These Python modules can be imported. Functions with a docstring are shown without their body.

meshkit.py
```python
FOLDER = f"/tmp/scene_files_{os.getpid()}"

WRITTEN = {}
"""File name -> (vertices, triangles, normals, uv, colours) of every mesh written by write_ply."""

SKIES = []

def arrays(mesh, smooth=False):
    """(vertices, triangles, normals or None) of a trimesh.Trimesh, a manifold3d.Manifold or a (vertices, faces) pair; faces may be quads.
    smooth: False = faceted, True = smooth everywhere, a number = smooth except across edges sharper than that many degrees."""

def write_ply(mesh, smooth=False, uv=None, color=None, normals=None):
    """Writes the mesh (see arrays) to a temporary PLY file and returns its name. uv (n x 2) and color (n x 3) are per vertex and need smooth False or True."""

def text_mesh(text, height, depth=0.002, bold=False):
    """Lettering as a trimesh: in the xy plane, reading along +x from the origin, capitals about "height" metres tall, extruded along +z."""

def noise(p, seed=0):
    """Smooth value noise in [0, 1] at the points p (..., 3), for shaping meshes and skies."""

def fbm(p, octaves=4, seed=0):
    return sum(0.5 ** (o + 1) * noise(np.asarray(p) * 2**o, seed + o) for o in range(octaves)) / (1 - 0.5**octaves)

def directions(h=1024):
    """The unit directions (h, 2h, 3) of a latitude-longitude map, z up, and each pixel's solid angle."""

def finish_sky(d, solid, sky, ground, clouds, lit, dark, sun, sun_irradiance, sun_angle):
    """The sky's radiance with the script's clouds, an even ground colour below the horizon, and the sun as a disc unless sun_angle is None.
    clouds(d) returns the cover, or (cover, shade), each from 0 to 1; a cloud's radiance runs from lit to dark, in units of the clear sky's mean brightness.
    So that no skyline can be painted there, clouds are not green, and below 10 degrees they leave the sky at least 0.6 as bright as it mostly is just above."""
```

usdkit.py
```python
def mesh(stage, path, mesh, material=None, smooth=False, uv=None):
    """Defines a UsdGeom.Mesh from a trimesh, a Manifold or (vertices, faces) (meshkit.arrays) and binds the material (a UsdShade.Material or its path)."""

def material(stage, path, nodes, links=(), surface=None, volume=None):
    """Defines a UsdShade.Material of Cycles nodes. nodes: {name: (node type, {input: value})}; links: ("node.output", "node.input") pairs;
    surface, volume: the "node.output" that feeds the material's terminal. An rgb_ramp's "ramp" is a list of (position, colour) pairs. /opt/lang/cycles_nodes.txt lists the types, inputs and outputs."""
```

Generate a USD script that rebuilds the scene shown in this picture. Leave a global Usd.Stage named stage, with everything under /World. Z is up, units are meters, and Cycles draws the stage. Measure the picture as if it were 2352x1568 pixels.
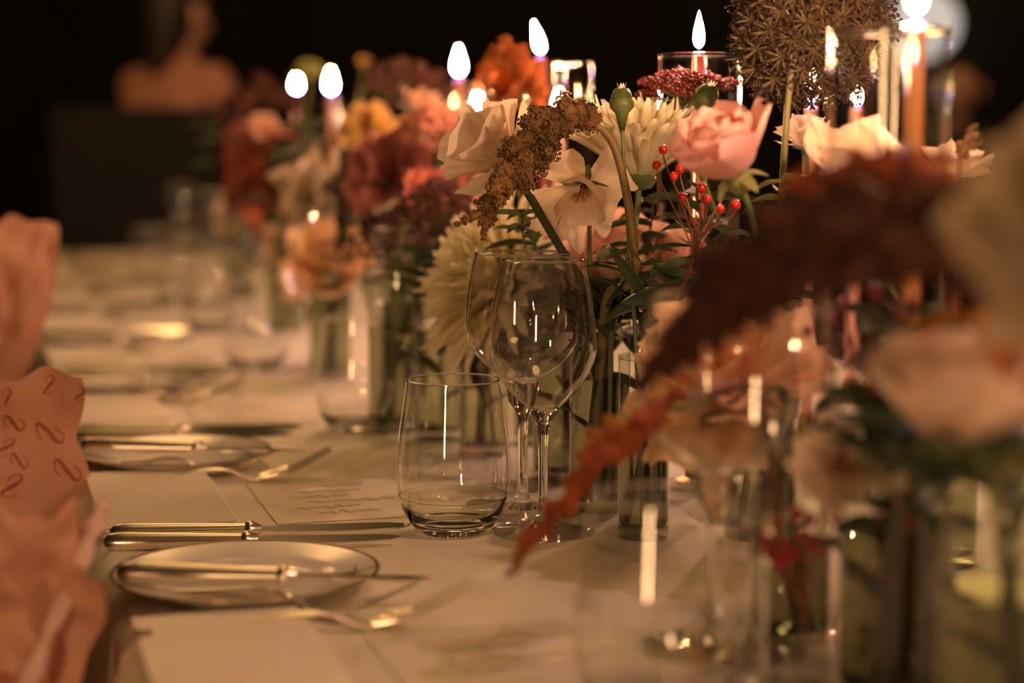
import math, numpy as np, trimesh, manifold3d, usdkit
from pxr import Usd, UsdGeom, UsdLux, UsdShade, Gf, Sdf

stage = Usd.Stage.CreateInMemory()
UsdGeom.SetStageUpAxis(stage, 'Z'); UsdGeom.SetStageMetersPerUnit(stage, 1.0)
UsdGeom.Xform.Define(stage, '/World'); UsdGeom.Scope.Define(stage, '/World/Looks')
PI = math.pi
# ---------------------------------------------------------------- camera, light levels, exposure
TZ = 0.75                                   # table top
FPX, PW, PH = 4200.0, 2352, 1568
CAM = np.array([0.0, 0.0, TZ + 0.29]); PITCH = math.atan((784 - 326) / FPX)
cam = UsdGeom.Camera.Define(stage, '/World/camera')
cam.CreateHorizontalApertureAttr(36.0); cam.CreateVerticalApertureAttr(24.0)
cam.CreateFocalLengthAttr(36.0 * FPX / PW)
cam.CreateFStopAttr(2.8); cam.CreateFocusDistanceAttr(1.36)
cam.CreateClippingRangeAttr((0.02, 100.0))
cam.CreateExposureAttr(2.36)
_m = Gf.Matrix4d(1.0); _m.SetRotate(Gf.Rotation(Gf.Vec3d(1, 0, 0), 90 - math.degrees(PITCH))); _m.SetTranslateOnly(Gf.Vec3d(*CAM))
cam.AddTransformOp().Set(_m)
FLAME = 350.0                               # radiance of a candle flame
UNSEEN_LANTERN = 1.25                              # radiance of the hanging lanterns, all out of view
WARM = (1.0, 0.52, 0.18)

FWD = np.array([0, math.cos(PITCH), -math.sin(PITCH)]); UP = np.array([0, math.sin(PITCH), math.cos(PITCH)])
def ray(px, py): return FWD + np.array([1.0, 0, 0]) * (px - PW / 2) / FPX - UP * (py - PH / 2) / FPX
def W(px, py, d):
    """the point at distance d (along y) seen at a pixel"""
    r = ray(px, py); return CAM + r * d / r[1]
def T(px, py, h=0.0):
    """the point at height h over the table top seen at a pixel"""
    r = ray(px, py); return CAM + r * (TZ + h - CAM[2]) / r[2]
AX = np.array([-0.279, 0.960]); PX = np.array([0.960, 0.279])       # the table's long and cross directions
SP = np.array([-0.138, 0.476, 0.0])                                # from one place setting to the next
nrm = lambda v: np.asarray(v, float) / np.linalg.norm(v)
lerp = lambda a, b, t: a + (b - a) * t

# ---------------------------------------------------------------- prim helpers
USED = {}
def numbered(path):
    k = USED.get(path, -1) + 1; USED[path] = k
    return path if k == 0 else f'{path}_{k:03d}'
def tag(p, label=None, cat=None, group=None, kind=None):
    for k, v in (('label', label), ('category', cat), ('group', group), ('kind', kind)):
        if v: p.SetCustomDataByKey(k, v)
    return p
def thing(name, label, cat, loc=(0, 0, 0), group=None, kind=None):
    x = UsdGeom.Xform.Define(stage, numbered('/World/' + name)); x.AddTranslateOp().Set(Gf.Vec3d(*map(float, loc)))
    p = x.GetPrim(); tag(p, label, cat, group, kind)
    p_loc[str(p.GetPath())] = np.asarray(loc, float)
    return p
p_loc = {}
def part(name, mesh, mat, parent, label=None, smooth=40, kind=None):
    """mesh in world coordinates; parent a thing or a part"""
    path = numbered(f'{parent.GetPath()}/{name}')
    top = '/'.join(path.split('/')[:3]); loc = p_loc.get(top, np.zeros(3))
    uv = None
    if isinstance(mesh, tuple):
        v, f = mesh[0], mesh[1]; uv = mesh[2] if len(mesh) > 2 else None
        mesh = (np.asarray(v) - loc, f)
    else:
        mesh = mesh.copy(); mesh.apply_translation(-loc)
    if uv is not None: smooth = True
    m = usdkit.mesh(stage, path, mesh, MAT[mat], smooth=smooth, uv=uv)
    tag(m.GetPrim(), label, kind=kind)
    return m.GetPrim()
def single(name, mesh, mat, label=None, cat=None, group=None, kind=None, smooth=40):
    path = numbered('/World/' + name)
    m = usdkit.mesh(stage, path, mesh, MAT[mat], smooth=smooth)
    return tag(m.GetPrim(), label, cat, group, kind)
def dup(src, delta, label, group=None):
    """a copy of a thing with its parts, moved by delta"""
    name = src.GetName()
    while name[-4:-3] == '_' and name[-3:].isdigit(): name = name[:-4]
    x = UsdGeom.Xform.Define(stage, numbered('/World/' + name)); r = x.GetPrim()
    loc = p_loc[str(src.GetPath())] + np.asarray(delta, float)
    r.GetReferences().AddInternalReference(src.GetPath()); r.SetInstanceable(True)
    UsdGeom.Xformable(r).GetOrderedXformOps()[0].Set(Gf.Vec3d(*map(float, loc)))
    p_loc[str(r.GetPath())] = loc
    tag(r, label, group=group)
    return r

# ---------------------------------------------------------------- mesh helpers
def lathe(prof, seg=40, c=(0, 0, 0), ax=None):
    """a closed or open (r, z) outline turned about z"""
    prof = [(max(r, 0), z) for r, z in prof]
    v, rows = [], []
    for r, z in prof:
        if r < 1e-7: rows.append([len(v)] * seg); v.append((0, 0, z))
        else:
            rows.append(list(range(len(v), len(v) + seg)))
            v += [(r * math.cos(2 * PI * k / seg), r * math.sin(2 * PI * k / seg), z) for k in range(seg)]
    f = []
    for a, b in zip(rows[:-1], rows[1:]):
        for k in range(seg):
            q = (a[k], a[(k + 1) % seg], b[(k + 1) % seg], b[k])
            if q[0] != q[1]: f.append((q[0], q[1], q[2] if q[2] != q[3] else q[2]))
            if q[2] != q[3]: f.append((q[0], q[2], q[3]))
    v, f = np.array(v, float), np.array(f, int)
    t = trimesh.Trimesh(v, f, process=False)
    if t.volume < 0: f = f[:, ::-1]
    if ax is not None: v = v @ frame(ax).T
    return v + np.asarray(c, float), f
def frame(axis, roll=0.0):
    z = nrm(axis); ref = np.array([0, 1.0, 0]) if abs(z[1]) < 0.9 else np.array([1.0, 0, 0])
    x = nrm(np.cross(ref, z)); y = np.cross(z, x)
    c, s = math.cos(roll), math.sin(roll)
    return np.stack([c * x + s * y, -s * x + c * y, z], 1)
def tube(pts, rad, sides=8, squash=None, up=(0, 0, 1)):
    p = np.asarray(pts, float); n = len(p); rad = np.broadcast_to(rad, (n,))
    t = np.gradient(p, axis=0); t /= np.linalg.norm(t, axis=1, keepdims=True) + 1e-12
    a = np.cross(t, np.asarray(up, float)); bad = np.linalg.norm(a, axis=1) < 0.15
    if bad.any(): a[:] = np.cross(t, [0.31, 0.95, 0.02])
    a /= np.linalg.norm(a, axis=1, keepdims=True) + 1e-12
    b = np.cross(a, t)
    ang = np.arange(sides) * 2 * PI / sides
    sq = 1.0 if squash is None else np.broadcast_to(squash, (n,))[:, None, None]
    v = p[:, None] + rad[:, None, None] * (np.cos(ang)[None, :, None] * a[:, None] + sq * np.sin(ang)[None, :, None] * b[:, None])
    v = np.vstack([v.reshape(-1, 3), p[:1], p[-1:]])
    f = []
    for i in range(n - 1):
        for k in range(sides):
            q = (i * sides + k, i * sides + (k + 1) % sides, (i + 1) * sides + (k + 1) % sides, (i + 1) * sides + k)
            f += [(q[0], q[1], q[2]), (q[0], q[2], q[3])]
    for k in range(sides):
        f.append((n * sides, (k + 1) % sides, k)); f.append((n * sides + 1, (n - 1) * sides + k, (n - 1) * sides + (k + 1) % sides))
    f = np.array(f)
    m = trimesh.Trimesh(v, f, process=False)
    return v, (f if m.volume > 0 else f[:, ::-1])
def bez(p0, p1, p2, p3, n=12):
    t = np.linspace(0, 1, n)[:, None]
    return (1 - t) ** 3 * np.asarray(p0) + 3 * t * (1 - t) ** 2 * np.asarray(p1) + 3 * t * t * (1 - t) * np.asarray(p2) + t ** 3 * np.asarray(p3)
def spline(pts, n=24):
    from scipy.interpolate import CubicSpline
    p = np.asarray(pts, float); s = np.r_[0, np.cumsum(np.linalg.norm(np.diff(p, axis=0), axis=1))]
    return CubicSpline(s, p)(np.linspace(0, s[-1], n))
def join(ms):
    v, f, uv, o = [], [], [], 0
    for m in ms:
        v.append(m[0]); f.append(np.asarray(m[1]) + o); o += len(m[0])
        if len(m) > 2: uv.append(m[2])
    return (np.vstack(v), np.vstack(f), np.vstack(uv)) if uv else (np.vstack(v), np.vstack(f))
ICO0 = trimesh.creation.icosphere(0); ICO1 = trimesh.creation.icosphere(1); ICO2 = trimesh.creation.icosphere(2)
def grains(pts, r, rng, ico=ICO0, jit=0.35):
    V, F = np.array(ico.vertices), np.array(ico.faces); out, fs = [], []
    for k, p in enumerate(pts):
        s = r * (1 + jit * rng.uniform(-1, 1))
        M = frame(rng.normal(size=3)); out.append((V * s * rng.uniform(.8, 1.25, 3)) @ M.T + p); fs.append(F + k * len(V))
    return np.vstack(out), np.vstack(fs)
def box(x0, x1, y0, y1, z0, z1, bev=0.0):
    b = manifold3d.Manifold.cube((x1 - x0 - 2 * bev, y1 - y0 - 2 * bev, z1 - z0 - 2 * bev)).translate((x0 + bev, y0 + bev, z0 + bev))
    if bev > 0:
        pts = [(x, y, z) for x in (x0, x1) for y in (y0, y1) for z in (z0, z1)]
        cs = []
        for x in (x0 + bev, x1 - bev):
            for y in (y0 + bev, y1 - bev):
                for z in (z0 + bev, z1 - bev): cs.append(manifold3d.Manifold.sphere(bev, 12).translate((x, y, z)))
        b = manifold3d.Manifold.batch_hull(cs)
    m = b.to_mesh(); return np.array(m.vert_properties[:, :3], float), np.array(m.tri_verts, int)
def hull(balls, seg=20):
    return manifold3d.Manifold.batch_hull([manifold3d.Manifold.sphere(r, seg).translate(tuple(map(float, p))) for p, r in balls])
def rot2(v, f, ang, c):
    """turn about the vertical, then move to c"""
    v = np.array(v, float); s, k = math.sin(ang), math.cos(ang)
    return np.stack([v[:, 0] * k - v[:, 1] * s, v[:, 0] * s + v[:, 1] * k, v[:, 2]], 1) + np.asarray(c), f
def sheet(P, thick=0.0):
    """a grid of points (n, m, 3) as a surface, with thickness if given"""
    n, m = P.shape[:2]
    i, j = np.meshgrid(np.arange(n - 1), np.arange(m - 1), indexing='ij')
    q = np.stack([i * m + j, i * m + j + 1, (i + 1) * m + j + 1, (i + 1) * m + j], -1).reshape(-1, 4)
    f = np.vstack([q[:, [0, 1, 2]], q[:, [0, 2, 3]]])
    v = P.reshape(-1, 3)
    u = np.stack(np.meshgrid(np.linspace(0, 1, n), np.linspace(0, 1, m), indexing='ij')[::-1], -1).reshape(-1, 2)
    if thick:
        t = trimesh.Trimesh(v, f, process=False); nn = np.array(t.vertex_normals)
        N = len(v); e = []
        rim = [(i_ * m) for i_ in range(n)] + [(n - 1) * m + j_ for j_ in range(1, m)] + [i_ * m + m - 1 for i_ in range(n - 2, -1, -1)] + [j_ for j_ in range(m - 2, 0, -1)]
        for a, b in zip(rim, rim[1:] + rim[:1]): e += [(a, b, b + N), (a, b + N, a + N)]
        v = np.vstack([v, v - nn * thick]); f = np.vstack([f, f[:, ::-1] + N, np.array(e)]); u = np.vstack([u, u])
    return v, f, u

# ---------------------------------------------------------------- materials
MAT = {}
def mat(name, nodes, links=(), surface='p.BSDF', volume=None):
    MAT[name] = usdkit.material(stage, '/World/Looks/' + name, nodes, links, surface=surface, volume=volume)
def plain(name, col, rough=0.5, bump=0.0, bscale=200, var=0.0, vscale=30, **kw):
    n = {'p': ('principled_bsdf', dict(base_color=col, roughness=rough, **kw))}; l = []
    if var or bump: n['tc'] = ('texture_coordinate', {})
    if var:
        n['n'] = ('noise_texture', dict(scale=vscale, detail=3.0)); l.append(('tc.object', 'n.vector'))
        n['r'] = ('rgb_ramp', dict(ramp=[(0.3, tuple(c * (1 - var) for c in col)), (0.7, tuple(min(1, c * (1 + var)) for c in col))]))
        l += [('n.fac', 'r.fac'), ('r.color', 'p.base_color')]
    if bump:
        n['bn'] = ('noise_texture', dict(scale=bscale, detail=4.0)); n['b'] = ('bump', dict(strength=bump, distance=0.001))
        l += [('tc.object', 'bn.vector'), ('bn.fac', 'b.height'), ('b.normal', 'p.normal')]
    mat(name, n, l)
def petal_mat(name, base, mid, tip, trans=0.3, rough=0.5, var=0.12, veins=0.25):
    """petal: colour from its foot to its edge (uv v), fine long veins, some light passing through"""
    n = {'tc': ('texture_coordinate', {}), 'sx': ('separate_xyz', {}),
         'r': ('rgb_ramp', dict(ramp=[(0, base), (0.5, mid), (1, tip)])),
         'mp': ('mapping', dict(scale=(42.0, 2.5, 1.0))), 'n': ('noise_texture', dict(scale=1.0, detail=2.0)),
         'n2': ('noise_texture', dict(scale=55.0, detail=2.0)),
         'h': ('hsv', dict(hue=0.5, saturation=1.0, fac=1.0)), 'mr': ('map_range', dict(from_min=0.3, from_max=0.7, to_min=1 - var, to_max=1 + var)),
         'p': ('principled_bsdf', dict(roughness=rough, specular_ior_level=0.3, sheen_weight=0.15)), 't': ('translucent_bsdf', {}), 'm': ('mix_closure', dict(fac=trans)),
         'b': ('bump', dict(strength=veins, distance=0.0006))}
    l = [('tc.UV', 'sx.vector'), ('sx.y', 'r.fac'), ('tc.UV', 'mp.vector'), ('mp.vector', 'n.vector'), ('tc.object', 'n2.vector'), ('n2.fac', 'mr.value'), ('mr.result', 'h.value'),
         ('r.color', 'h.color'), ('h.color', 'p.base_color'), ('h.color', 't.color'), ('n.fac', 'b.height'), ('b.normal', 'p.normal'),
         ('p.BSDF', 'm.closure1'), ('t.BSDF', 'm.closure2')]
    mat(name, n, l, surface='m.closure')
def thin_glass(name, tint=(1, 1, 1), base=0.04, top=0.9, pw=4.0):
    """thin clear glass: mostly seen through, mirror-like towards its edges"""
    n = {'lw': ('layer_weight', dict(blend=0.5)), 'pw': ('math', dict(math_type='power', value2=pw)), 'mr': ('map_range', dict(to_min=base, to_max=top)),
         't': ('transparent_bsdf', dict(color=tint)), 'g': ('glossy_bsdf', dict(color=(1, 1, 1), roughness=0.04)), 'm': ('mix_closure', {})}
    mat(name, n, [('lw.facing', 'pw.value1'), ('pw.value', 'mr.value'), ('mr.result', 'm.fac'), ('t.BSDF', 'm.closure1'), ('g.BSDF', 'm.closure2')], surface='m.closure')

mat('cloth', {'tc': ('texture_coordinate', {}), 'n': ('noise_texture', dict(scale=900.0, detail=2.0)), 'n2': ('noise_texture', dict(scale=9.0, detail=3.0)), 'ad': ('math', dict(math_type='multiply_add', value2=0.12)),
              'b': ('bump', dict(strength=0.35, distance=0.0015)), 'p': ('principled_bsdf', dict(base_color=(0.88, 0.82, 0.68), roughness=0.75, sheen_weight=0.2))},
    [('tc.object', 'n.vector'), ('tc.object', 'n2.vector'), ('n.fac', 'ad.value1'), ('n2.fac', 'ad.value3'), ('ad.value', 'b.height'), ('b.normal', 'p.normal')])
plain('linen', (0.90, 0.84, 0.72), 0.8, bump=0.3, bscale=1200)
plain('card', (0.88, 0.81, 0.68), 0.6)
plain('faint_ink', (0.74, 0.64, 0.50), 0.7)
plain('embroidery', (0.17, 0.10, 0.05), 0.7)
plain('porcelain', (0.84, 0.82, 0.77), 0.16)
plain('rim_line', (0.16, 0.08, 0.03), 0.25, metallic=0.5)
plain('plate_ink', (0.05, 0.045, 0.03), 0.3)
plain('silver', (0.94, 0.88, 0.76), 0.30, metallic=1.0)
plain('steel', (0.75, 0.73, 0.70), 0.16, metallic=1.0)
mat('crystal', {'g': ('glass_bsdf', dict(color=(0.985, 0.99, 0.98), roughness=0.035, IOR=1.5))}, surface='g.BSDF')
thin_glass('thin_crystal', base=0.075, top=0.97, pw=2.9); thin_glass('thin_glass'); thin_glass('vase_glass', (0.86, 0.89, 0.82), 0.07)
thin_glass('far_water', (0.66, 0.68, 0.54), 0.03, 0.5)
mat('water', {'g': ('glass_bsdf', dict(color=(0.50, 0.52, 0.40), roughness=0.04, IOR=1.33))}, surface='g.BSDF')
def wax(name, col): plain(name, col, 0.45, subsurface_weight=0.0, subsurface_scale=0.006, subsurface_radius=(1.0, 0.5, 0.3))
wax('wax_red', (0.50, 0.13, 0.085)); wax('wax_orange', (0.74, 0.33, 0.09)); wax('wax_dark_red', (0.28, 0.05, 0.035)); wax('wax_pink', (0.62, 0.30, 0.24))
plain('wick', (0.02, 0.015, 0.01), 0.9)
mat('flame', {'tc': ('texture_coordinate', {}), 'sx': ('separate_xyz', {}), 'r': ('rgb_ramp', dict(ramp=[(0, (0.02, 0.03, 0.16)), (0.10, (0.05, 0.06, 0.30)), (0.22, (0.7, 0.36, 0.16)), (0.4, (1, .52, .205)), (0.8, (1, .50, .18)), (1.0, (0.55, 0.16, 0.03))])),
              'e': ('emission', dict(strength=FLAME))}, [('tc.UV', 'sx.vector'), ('sx.y', 'r.fac'), ('r.color', 'e.color')], surface='e.emission')
mat('lantern_paper', {'e': ('emission', dict(color=WARM, strength=UNSEEN_LANTERN))}, surface='e.emission')  # glow of the lanterns hung out of view
mat('lamp_shade', {'e': ('emission', dict(color=(1.0, 0.56, 0.25), strength=13.0))}, surface='e.emission')  # glow of the unseen lamp behind the camera
mat('lamp_globe', {'e': ('emission', dict(color=(1.0, 0.85, 0.72), strength=0.13))}, surface='e.emission')
plain('brass', (0.45, 0.30, 0.12), 0.35, metallic=1.0)
petal_mat('petal_cream', (0.66, 0.60, 0.40), (0.90, 0.76, 0.63), (0.93, 0.79, 0.68))
petal_mat('petal_pink', (0.80, 0.62, 0.45), (0.84, 0.46, 0.42), (0.90, 0.55, 0.53))
petal_mat('petal_blush', (0.75, 0.55, 0.40), (0.84, 0.50, 0.40), (0.90, 0.60, 0.48))
petal_mat('petal_pale', (0.78, 0.64, 0.46), (0.84, 0.64, 0.53), (0.92, 0.75, 0.63), trans=0.35)
petal_mat('petal_peach', (0.75, 0.46, 0.22), (0.90, 0.60, 0.33), (0.93, 0.68, 0.42), trans=0.4)
petal_mat('petal_beige', (0.34, 0.33, 0.20), (0.46, 0.40, 0.27), (0.48, 0.38, 0.27))
petal_mat('petal_white', (0.62, 0.66, 0.36), (0.88, 0.82, 0.60), (0.92, 0.88, 0.72), veins=0.5)
petal_mat('petal_lemon', (0.62, 0.60, 0.28), (0.90, 0.82, 0.52), (0.93, 0.88, 0.66), veins=0.5, trans=0.4)
petal_mat('petal_gold', (0.36, 0.24, 0.03), (0.62, 0.36, 0.06), (0.66, 0.42, 0.18))
petal_mat('petal_coral', (0.30, 0.05, 0.03), (0.50, 0.12, 0.08), (0.60, 0.20, 0.14))
petal_mat('petal_rose_red', (0.16, 0.03, 0.03), (0.28, 0.08, 0.065), (0.36, 0.13, 0.11))
petal_mat('petal_orange', (0.22, 0.06, 0.015), (0.42, 0.12, 0.03), (0.55, 0.20, 0.08))
petal_mat('petal_rust', (0.11, 0.03, 0.012), (0.22, 0.05, 0.02), (0.28, 0.07, 0.03), trans=0.15)
petal_mat('leaf_dark', (0.035, 0.06, 0.018), (0.032, 0.065, 0.018), (0.035, 0.07, 0.02), trans=0.12, rough=0.5, var=0.3)
petal_mat('leaf_green', (0.14, 0.20, 0.05), (0.12, 0.19, 0.05), (0.12, 0.18, 0.05), trans=0.25, rough=0.4, var=0.3)
petal_mat('leaf_olive', (0.30, 0.32, 0.10), (0.30, 0.32, 0.11), (0.28, 0.30, 0.12), trans=0.3, var=0.25)
petal_mat('leaf_orange', (0.40, 0.16, 0.03), (0.50, 0.20, 0.03), (0.46, 0.13, 0.02), trans=0.3, var=0.25)
petal_mat('leaf_brown', (0.10, 0.05, 0.025), (0.09, 0.045, 0.02), (0.12, 0.05, 0.02), trans=0.15, var=0.25)
plain('stem_green', (0.13, 0.19, 0.06), 0.5, var=0.25, vscale=40)
plain('stem_dark', (0.035, 0.055, 0.018), 0.5, var=0.25, vscale=40)
plain('stem_olive', (0.27, 0.27, 0.12), 0.5, var=0.2, vscale=40)
plain('stem_tan', (0.25, 0.18, 0.085), 0.55, var=0.2, vscale=40)
plain('stem_red', (0.20, 0.06, 0.04), 0.5, var=0.2, vscale=40)
plain('bud_green', (0.12, 0.17, 0.05), 0.45, var=0.3, vscale=60)
plain('grain_ochre', (0.155, 0.085, 0.03), 0.8, var=0.6, vscale=70)
plain('grain_gold', (0.52, 0.24, 0.05), 0.75, var=0.45, vscale=40)
plain('grain_orange', (0.50, 0.13, 0.03), 0.75, var=0.45, vscale=40)
plain('grain_rust', (0.36, 0.085, 0.03), 0.8, var=0.4, vscale=50)
plain('grain_dark', (0.062, 0.016, 0.010), 0.85, var=0.5, vscale=35)
plain('grain_brown', (0.06, 0.035, 0.018), 0.85, var=0.4, vscale=40)
plain('grain_burgundy', (0.23, 0.022, 0.024), 0.6, var=0.5, vscale=90)
plain('grain_plum', (0.10, 0.03, 0.025), 0.7, var=0.5, vscale=60)
plain('grain_coral', (0.42, 0.15, 0.10), 0.7, var=0.4, vscale=50)
plain('seed_brown', (0.055, 0.025, 0.022), 0.6, var=0.4, vscale=120)
plain('ray_olive', (0.15, 0.115, 0.055), 0.6, var=0.25, vscale=80)
plain('berry_red', (0.56, 0.02, 0.02), 0.22, var=0.25, vscale=50, coat_weight=0.3)
plain('berry_crimson', (0.26, 0.010, 0.014), 0.3, var=0.25, vscale=50)
plain('berry_tip', (0.06, 0.03, 0.02), 0.7)
mat('tissue', {'tc': ('texture_coordinate', {}), 'n': ('noise_texture', dict(scale=14.0, detail=4.0)), 'b': ('bump', dict(strength=0.5, distance=0.003)),
               'p': ('principled_bsdf', dict(base_color=(0.80, 0.47, 0.36), roughness=0.7)), 't': ('translucent_bsdf', dict(color=(0.80, 0.42, 0.30))), 'm': ('mix_closure', dict(fac=0.3))},
    [('tc.object', 'n.vector'), ('n.fac', 'b.height'), ('b.normal', 'p.normal'), ('p.BSDF', 'm.closure1'), ('t.BSDF', 'm.closure2')], surface='m.closure')
plain('rust_print', (0.40, 0.085, 0.04), 0.6)
plain('bag_paper', (0.70, 0.33, 0.25), 0.65, bump=0.2, bscale=60)
plain('bag_inside', (0.13, 0.05, 0.06), 0.8)
plain('cord_pink', (0.75, 0.50, 0.45), 0.4)
plain('wall_paint', (0.016, 0.015, 0.014), 0.85, var=0.15, vscale=3)
plain('floor_wood', (0.045, 0.03, 0.02), 0.6, var=0.3, vscale=5)
plain('ceiling_paint', (0.03, 0.027, 0.025), 0.9)
plain('dark_wood', (0.03, 0.02, 0.014), 0.5, var=0.3, vscale=12)
plain('skin', (0.72, 0.42, 0.32), 0.5, subsurface_weight=0.0)
plain('hair', (0.02, 0.014, 0.01), 0.5)
plain('dark_fabric', (0.018, 0.018, 0.02), 0.9)
plain('pink_fabric', (0.62, 0.30, 0.24), 0.8)

# ---------------------------------------------------------------- setting: room
def wallbox(name, *b, mat='wall_paint'): single(name, box(*b), mat, kind='structure', smooth=False)
RX0, RX1, RY0, RY1, RH = -4.2, 4.6, -2.6, 9.2, 3.1
wallbox('floor', RX0 - .1, RX1 + .1, RY0 - .1, RY1 + .1, -.12, 0, mat='floor_wood')
wallbox('ceiling', RX0 - .1, RX1 + .1, RY0 - .1, RY1 + .1, RH, RH + .1, mat='ceiling_paint')
wallbox('wall_left', RX0 - .1, RX0, RY0, RY1, 0, RH); wallbox('wall_right', RX1, RX1 + .1, RY0, RY1, 0, RH)
wallbox('wall_back', RX0, RX1, RY1, RY1 + .1, 0, RH); wallbox('wall_front', RX0, RX1, RY0 - .1, RY0, 0, RH)
wallbox('baseboard_back', RX0, RX1, RY1 - .02, RY1, 0, .12, mat='dark_wood')
wallbox('baseboard_left', RX0, RX0 + .02, RY0, RY1 - .02, 0, .12, mat='dark_wood')

# ---------------------------------------------------------------- table and cloth
E0 = np.array([-0.24, 1.10]); S0 = float(E0 @ PX)               # left edge's cross position
S1 = S0 + 1.02                                                    # right edge
A0, A1 = -0.95, 5.0                                               # along the table
tp = lambda s, a, z: np.array([*(PX * s + AX * a), z])
def make_table():
    c = tp((S0 + S1) / 2, (A0 + A1) / 2, 0)
    t = thing('banquet_table', 'long dark wooden banquet table under the white tablecloth', 'table', c)
    ang = math.atan2(PX[1], PX[0]); hw, hl = (S1 - S0) / 2 - .01, (A1 - A0) / 2 - .01
    part('table_top', rot2(*box(-hw, hw, -hl, hl, TZ - .035, TZ - .005, .004), ang, c), 'dark_wood', t)
    for sx in (-1, 1):
        for k in np.linspace(-1, 1, 4):
            x, y = sx * (hw - .08), k * (hl - .1)
            part('leg', rot2(*box(x - .03, x + .03, y - .03, y + .03, 0.0, TZ - .036, .004), ang, c), 'dark_wood', t)
    # cloth: one sheet over the top, rounded over the edge, hanging in shallow folds
    d = 0.012; drop = 0.30
    xs = np.r_[[-hw - .014] * 7, np.linspace(-hw - .004, hw + .004, 60), [hw + .014] * 7]
    ov = np.r_[np.linspace(drop, .01, 7), [0.0] * 60, np.linspace(.01, drop, 7)]
    ys = np.r_[[-hl - .014] * 5, np.linspace(-hl - .004, hl + .004, 240), [hl + .014] * 5]
    ovy = np.r_[np.linspace(drop, .01, 5), [0.0] * 240, np.linspace(.01, drop, 5)]
    P = np.zeros((len(ys), len(xs), 3))
    for i, (y, oy) in enumerate(zip(ys, ovy)):
        for j, (x, ox) in enumerate(zip(xs, ov)):
            o = max(ox, oy)
            fold = 0.016 * math.sin(y * 21 + 1.3 * math.sin(y * 5)) * ox + 0.016 * math.sin(x * 24) * oy
            P[i, j] = (x + np.sign(x) * (ox * .10 + fold * (ox > 0)), y + np.sign(y) * (oy * .10 + abs(fold) * (oy > 0)), TZ - o)
    v, f, _ = sheet(P, 0.0008)
    v, f = rot2(v, f, ang, np.array([*c[:2], 0]))
    single('tablecloth', (v, f), 'cloth', 'off-white linen tablecloth draped over the long banquet table', 'tablecloth', smooth=True)
make_table()

# ---------------------------------------------------------------- unseen hanging lanterns, placed to light the table and the guests
def lantern(x, y, z, r, label):
    t = thing('paper_lantern', label, 'lamp', (x, y, z))
    prof = [(r * .25 if abs(a) > .95 else r * math.cos(a * PI / 2 * .98) ** .8, r * .8 * math.sin(a * PI / 2)) for a in np.linspace(-1, 1, 15)]
    part('shade', lathe([(0, prof[0][1])] + prof + [(0, prof[-1][1])], 28, (x, y, z)), 'lantern_paper', t, smooth=True)
    part('cord', tube([(x, y, z + r * .8), (x, y, RH)], .004, 6), 'dark_fabric', t)
lantern(*tp(.55, .1, 2.35), .26, 'unseen lantern out of view, placed to light the near end of the table')
lantern(*tp(.5, 2.0, 2.35), .26, 'unseen lantern out of view, placed to light the middle of the table')
lantern(*tp(.5, 4.0, 2.35), .26, 'unseen lantern out of view, placed to light the far end of the table')
lantern(-1.5, 4.6, 2.35, .24, 'unseen lantern out of view, placed to light the pink-topped guest')  # out of view, placed to brighten the pink top
lantern(1.75, 6.9, 2.4, .24, 'unseen lantern out of view, placed to light the guest at the far right')  # out of view, placed to brighten the far guest's face
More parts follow.
